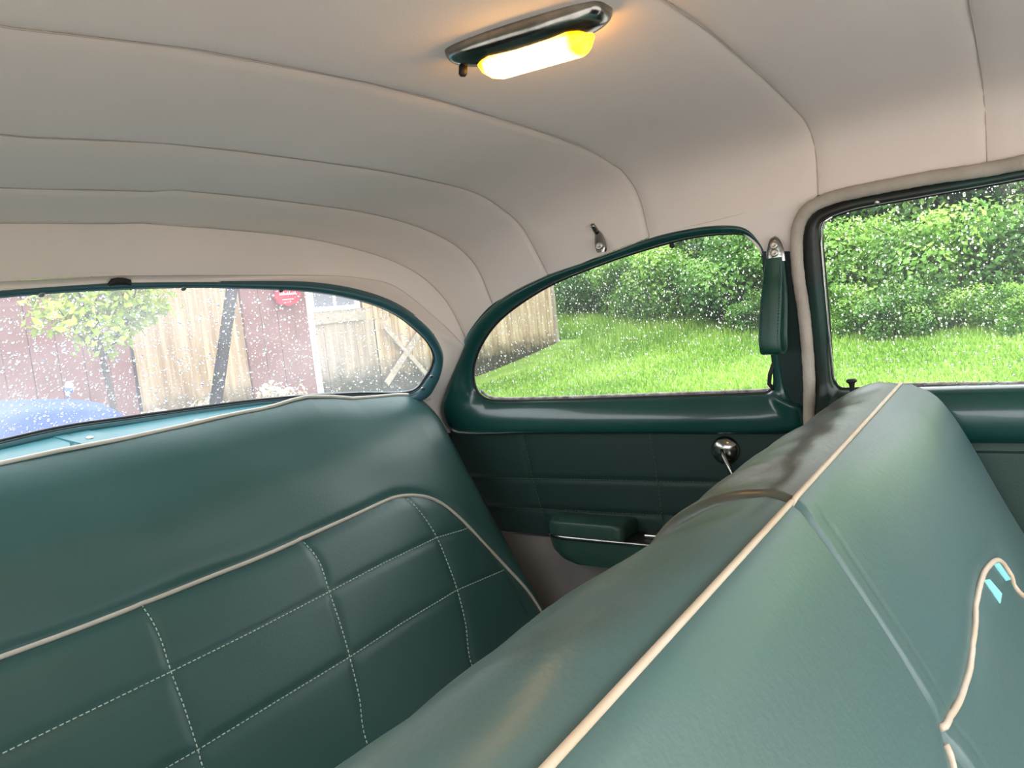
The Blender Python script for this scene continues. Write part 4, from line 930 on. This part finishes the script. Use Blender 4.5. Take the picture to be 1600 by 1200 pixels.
bp = [(7.8535,7.9,1.1117),(8.7843,7.9,0.1749)]; bq = [(8.759,7.9,1.0674),(7.7281,7.9,0.2669)]
b = MB(); b.bar(bp[0], bp[1], .075, .03); b.out('door_brace', M['greywood'], barn)
b = MB(); b.bar((bq[0][0], 7.875, bq[0][2]), (bq[1][0], 7.875, bq[1][2]), .09, .03); b.out('door_brace', M['greywood'], barn)
x = 10.15
for e in (10.85, 11.55, 12.25, 12.98): corr(x, e, -.1, 1.5 if e > 11.5 and e < 12.3 else 3.3, YB, M['siding'], 'corrugated_sheet'); x = e
b = MB(); b.box((11.5, YB-.05, 1.5), (12.3, YB+.0, 1.58)); b.out('sill_board', M['greywood'], barn)
b = MB(); b.box((11.6, YB-.02, 1.58), (12.2, YB+.02, 2.4)); b.out('window_pane', M['white'], barn)
b = MB(); b.box((12.93, YB-.05, -.1), (13.02, YB+.05, 3.4)); b.out('corner_trim', M['greywood'], barn)
# red shaped sign with illegible white script
sc_ = np.array([(6.1098,7.86,1.6489)][0]); r0 = .20
sg = empty('wall_sign', tuple(sc_), 'scalloped red sign with white script hung on brown boards', 'sign')
n = 48; O = [(sc_[0]+r0*1.0*(1+.08*math.cos(8*a))*math.cos(a), sc_[2]+r0*.62*(1+.08*math.cos(8*a))*math.sin(a)) for a in np.linspace(0, 2*math.pi, n, endpoint=False)]
V = [(x, 7.86, z) for x, z in O]+[(x, 7.90, z) for x, z in O]
mesh('sign_board', V, [tuple(range(n)), tuple(range(2*n-1, n-1, -1))]+[(i, i+n, (i+1) % n+n, (i+1) % n) for i in range(n)], M['signred'], sg, False, fix=True)
mbx = MB(); xx = sc_[0]-.14
for i in range(9):
    h_ = .022*(1+.5*((i*7) % 3)); V, F = tube([(xx, 7.853, sc_[2]+.01), (xx+.008, 7.853, sc_[2]+.01+h_), (xx+.02, 7.853, sc_[2]+.012), (xx+.03, 7.853, sc_[2]+.02)], .006, 5, build=False); mbx.add(V, F); xx += .031
V, F = tube([(sc_[0]-.10, 7.853, sc_[2]-.05), (sc_[0]+.08, 7.853, sc_[2]-.045)], .005, 5, build=False); mbx.add(V, F)
mbx.out('sign_script', M['white'], sg)
# leaning post
pq = [(4.5139,6.8,1.7709),(4.0854,6.8,0.5009)]
po = MB(); t0 = np.array(pq[0]); t1 = np.array(pq[1]); dd = (t0-t1); t2 = t1-dd*(t1[2]/dd[2]); t3 = t0+dd*1.2
po.cyl(t2-dd*.05, t3, .062, .055, 14); o = po.out('utility_post', M['tar'], None, True); tag(o, 'dark leaning post standing before corrugated wall', 'post')
# young tree with yellow green leaves
tp = np.array([(2.7246,6.2,1.4859)][0])
yt = empty('young_tree', (tp[0], tp[1], 0), 'young tree with yellow green leaves in front of brown barn boards', 'tree')
me = foliage('young_foliage', 2600, [(-.25, 0, 1.52, .28, .13), (0, .1, 1.60, .35, .15), (.33, 0, 1.50, .25, .12), (.05, 0, 1.35, .22, .16), (.45, .1, 1.62, .25, .14), (-.1, 0, 1.85, .4, .2), (.3, 0, 1.95, .4, .25), (.1, 0, 2.3, .4, .3)], .085, M['leaf_c'])
c = bpy.data.objects.new('foliage', me); COL.objects.link(c); c.parent = yt
mb2 = MB(); V, F = tube([(.0, 0, -.02), (.03, 0, .7), (.0, .02, 1.3), (.05, 0, 2.2)], [.035, .028, .022, .008], 8, build=False); mb2.add(V, F)
for e in ((.35, 0, 1.55), (-.3, 0, 1.6), (.45, .05, 1.8), (-.1, .1, 2.0)): V, F = tube([(0, 0, 1.15), (e[0]*.5, 0, 1.35), e], [.014, .01, .004], 6, build=False); mb2.add(V, F)
o = mb2.out('stem', M['bark'], None, True); o.parent = yt
# pale flowering shrubs along the barn foot
M['leaf_e'] = leafmat('pale_blossom', lin(120, 140, 80), lin(190, 176, 140), lin(240, 236, 222))
STW = trunk_mesh(.35, .03, 8)
TS = foliage('shrub_foliage', 2600, blobset(9, .55, .8, 10), .08, M['leaf_e'])
for i, (x, y) in enumerate(((3.6, 7.2), (4.5, 7.3), (5.4, 7.35))):
    plant('flowering_shrub', TS, STW, x, y, .85, i*1.3, ['low pale blossoming shrub at barn foot, left of the three', 'low pale blossoming shrub at barn foot, middle of the three', 'low pale blossoming shrub at barn foot, beside the leaning post'][i], 'pale shrubs along the barn', 'shrub')

# ---------------------------------------------------------------- blue car parked behind
M['blue'] = mat('blue_car_paint', lin(16, 60, 150), .5, spec=.2, coat=.0)
bc = empty('blue_car', (-.6, 4.2, 0), 'bright blue parked car, its wet rounded end seen through back window', 'car')
prof = [(-3.0, .45, .45), (-2.95, .45, .80), (-2.3, .45, .95), (-1.8, .45, .98), (0.2, .45, .985), (.9, .45, .96), (1.25, .45, .90), (1.42, .45, .78), (1.47, .45, .6), (1.45, .40, .42)]
xs_ = np.linspace(-3.0, 1.48, 60); rows = []
for x in xs_:
    zt2 = float(np.interp(x, [-3.0, -2.8, -2.2, -1.2, .3, .95, 1.25, 1.40, 1.48], [.70, .94, 1.03, 1.06, 1.055, 1.045, 1.01, .92, .60])); hw = .86*(1-max(0, (x-1.0)/.48)**2*.35)*(1-max(0, (-2.6-x)/.4)**2*.2)
    r = []
    for a in np.linspace(-1, 1, 25):
        s_ = abs(a); yy = hw*math.copysign(min(1, s_*1.5)**1.0, a) if s_ < .66 else hw*math.copysign(1, a)
        zz = zt2-.05*(min(1, s_*1.5))**3 if s_ < .66 else zt2-.05-(s_-.66)/.34*(zt2-.05-.22)
        r.append((x, 4.2+yy, zz))
    rows.append(r)
V, Fc = grid(rows); nv = 25; Fc += [tuple(range(nv))[::-1], tuple(range(len(V)-nv, len(V)))]; mesh('car_body', V, Fc, M['blue'], bc)
rows = []
for x, z, w2 in ((-2.1, .97, .66), (-1.75, 1.30, .60), (-1.45, 1.42, .56), (-.7, 1.44, .56), (-.35, 1.34, .60), (.05, .98, .68)):
    rows.append([(x, 4.2-w2-.1, .95), (x, 4.2-w2, z-.02), (x, 4.2, z+.02), (x, 4.2+w2, z-.02), (x, 4.2+w2+.1, .95)])
V, Fc = grid(rows); mesh('car_cabin', V, Fc, M['pane'], bc)
for x in (-2.2, .75):
    for y in (3.42, 4.98):
        b = MB(); b.lathe((x, y-.1, .32), (0, 1, 0), [(.2, 0), (.31, 0), (.33, .03), (.33, .17), (.31, .20), (.2, .20)], 28); o = b.out('wheel', M['rubber'], bc, True)
b = MB(); b.lathe((1.22, 3.75, 1.01), (0, 0, 1), [(.008, 0), (.008, .03)], 10); b.lathe((1.22, 3.75, 1.06), (1, .3, 0), [(.015, 0), (.028, .006), (.03, .015), (.015, .03)], 16); b.out('wing_mirror', M['chrome'], bc, True)
b = MB(); b.lathe((1.42, 4.75, .72), (1, 0, 0), [(.06, 0), (.06, .02), (.03, .04)], 16); b.out('tail_light', M['signred'], bc, True)
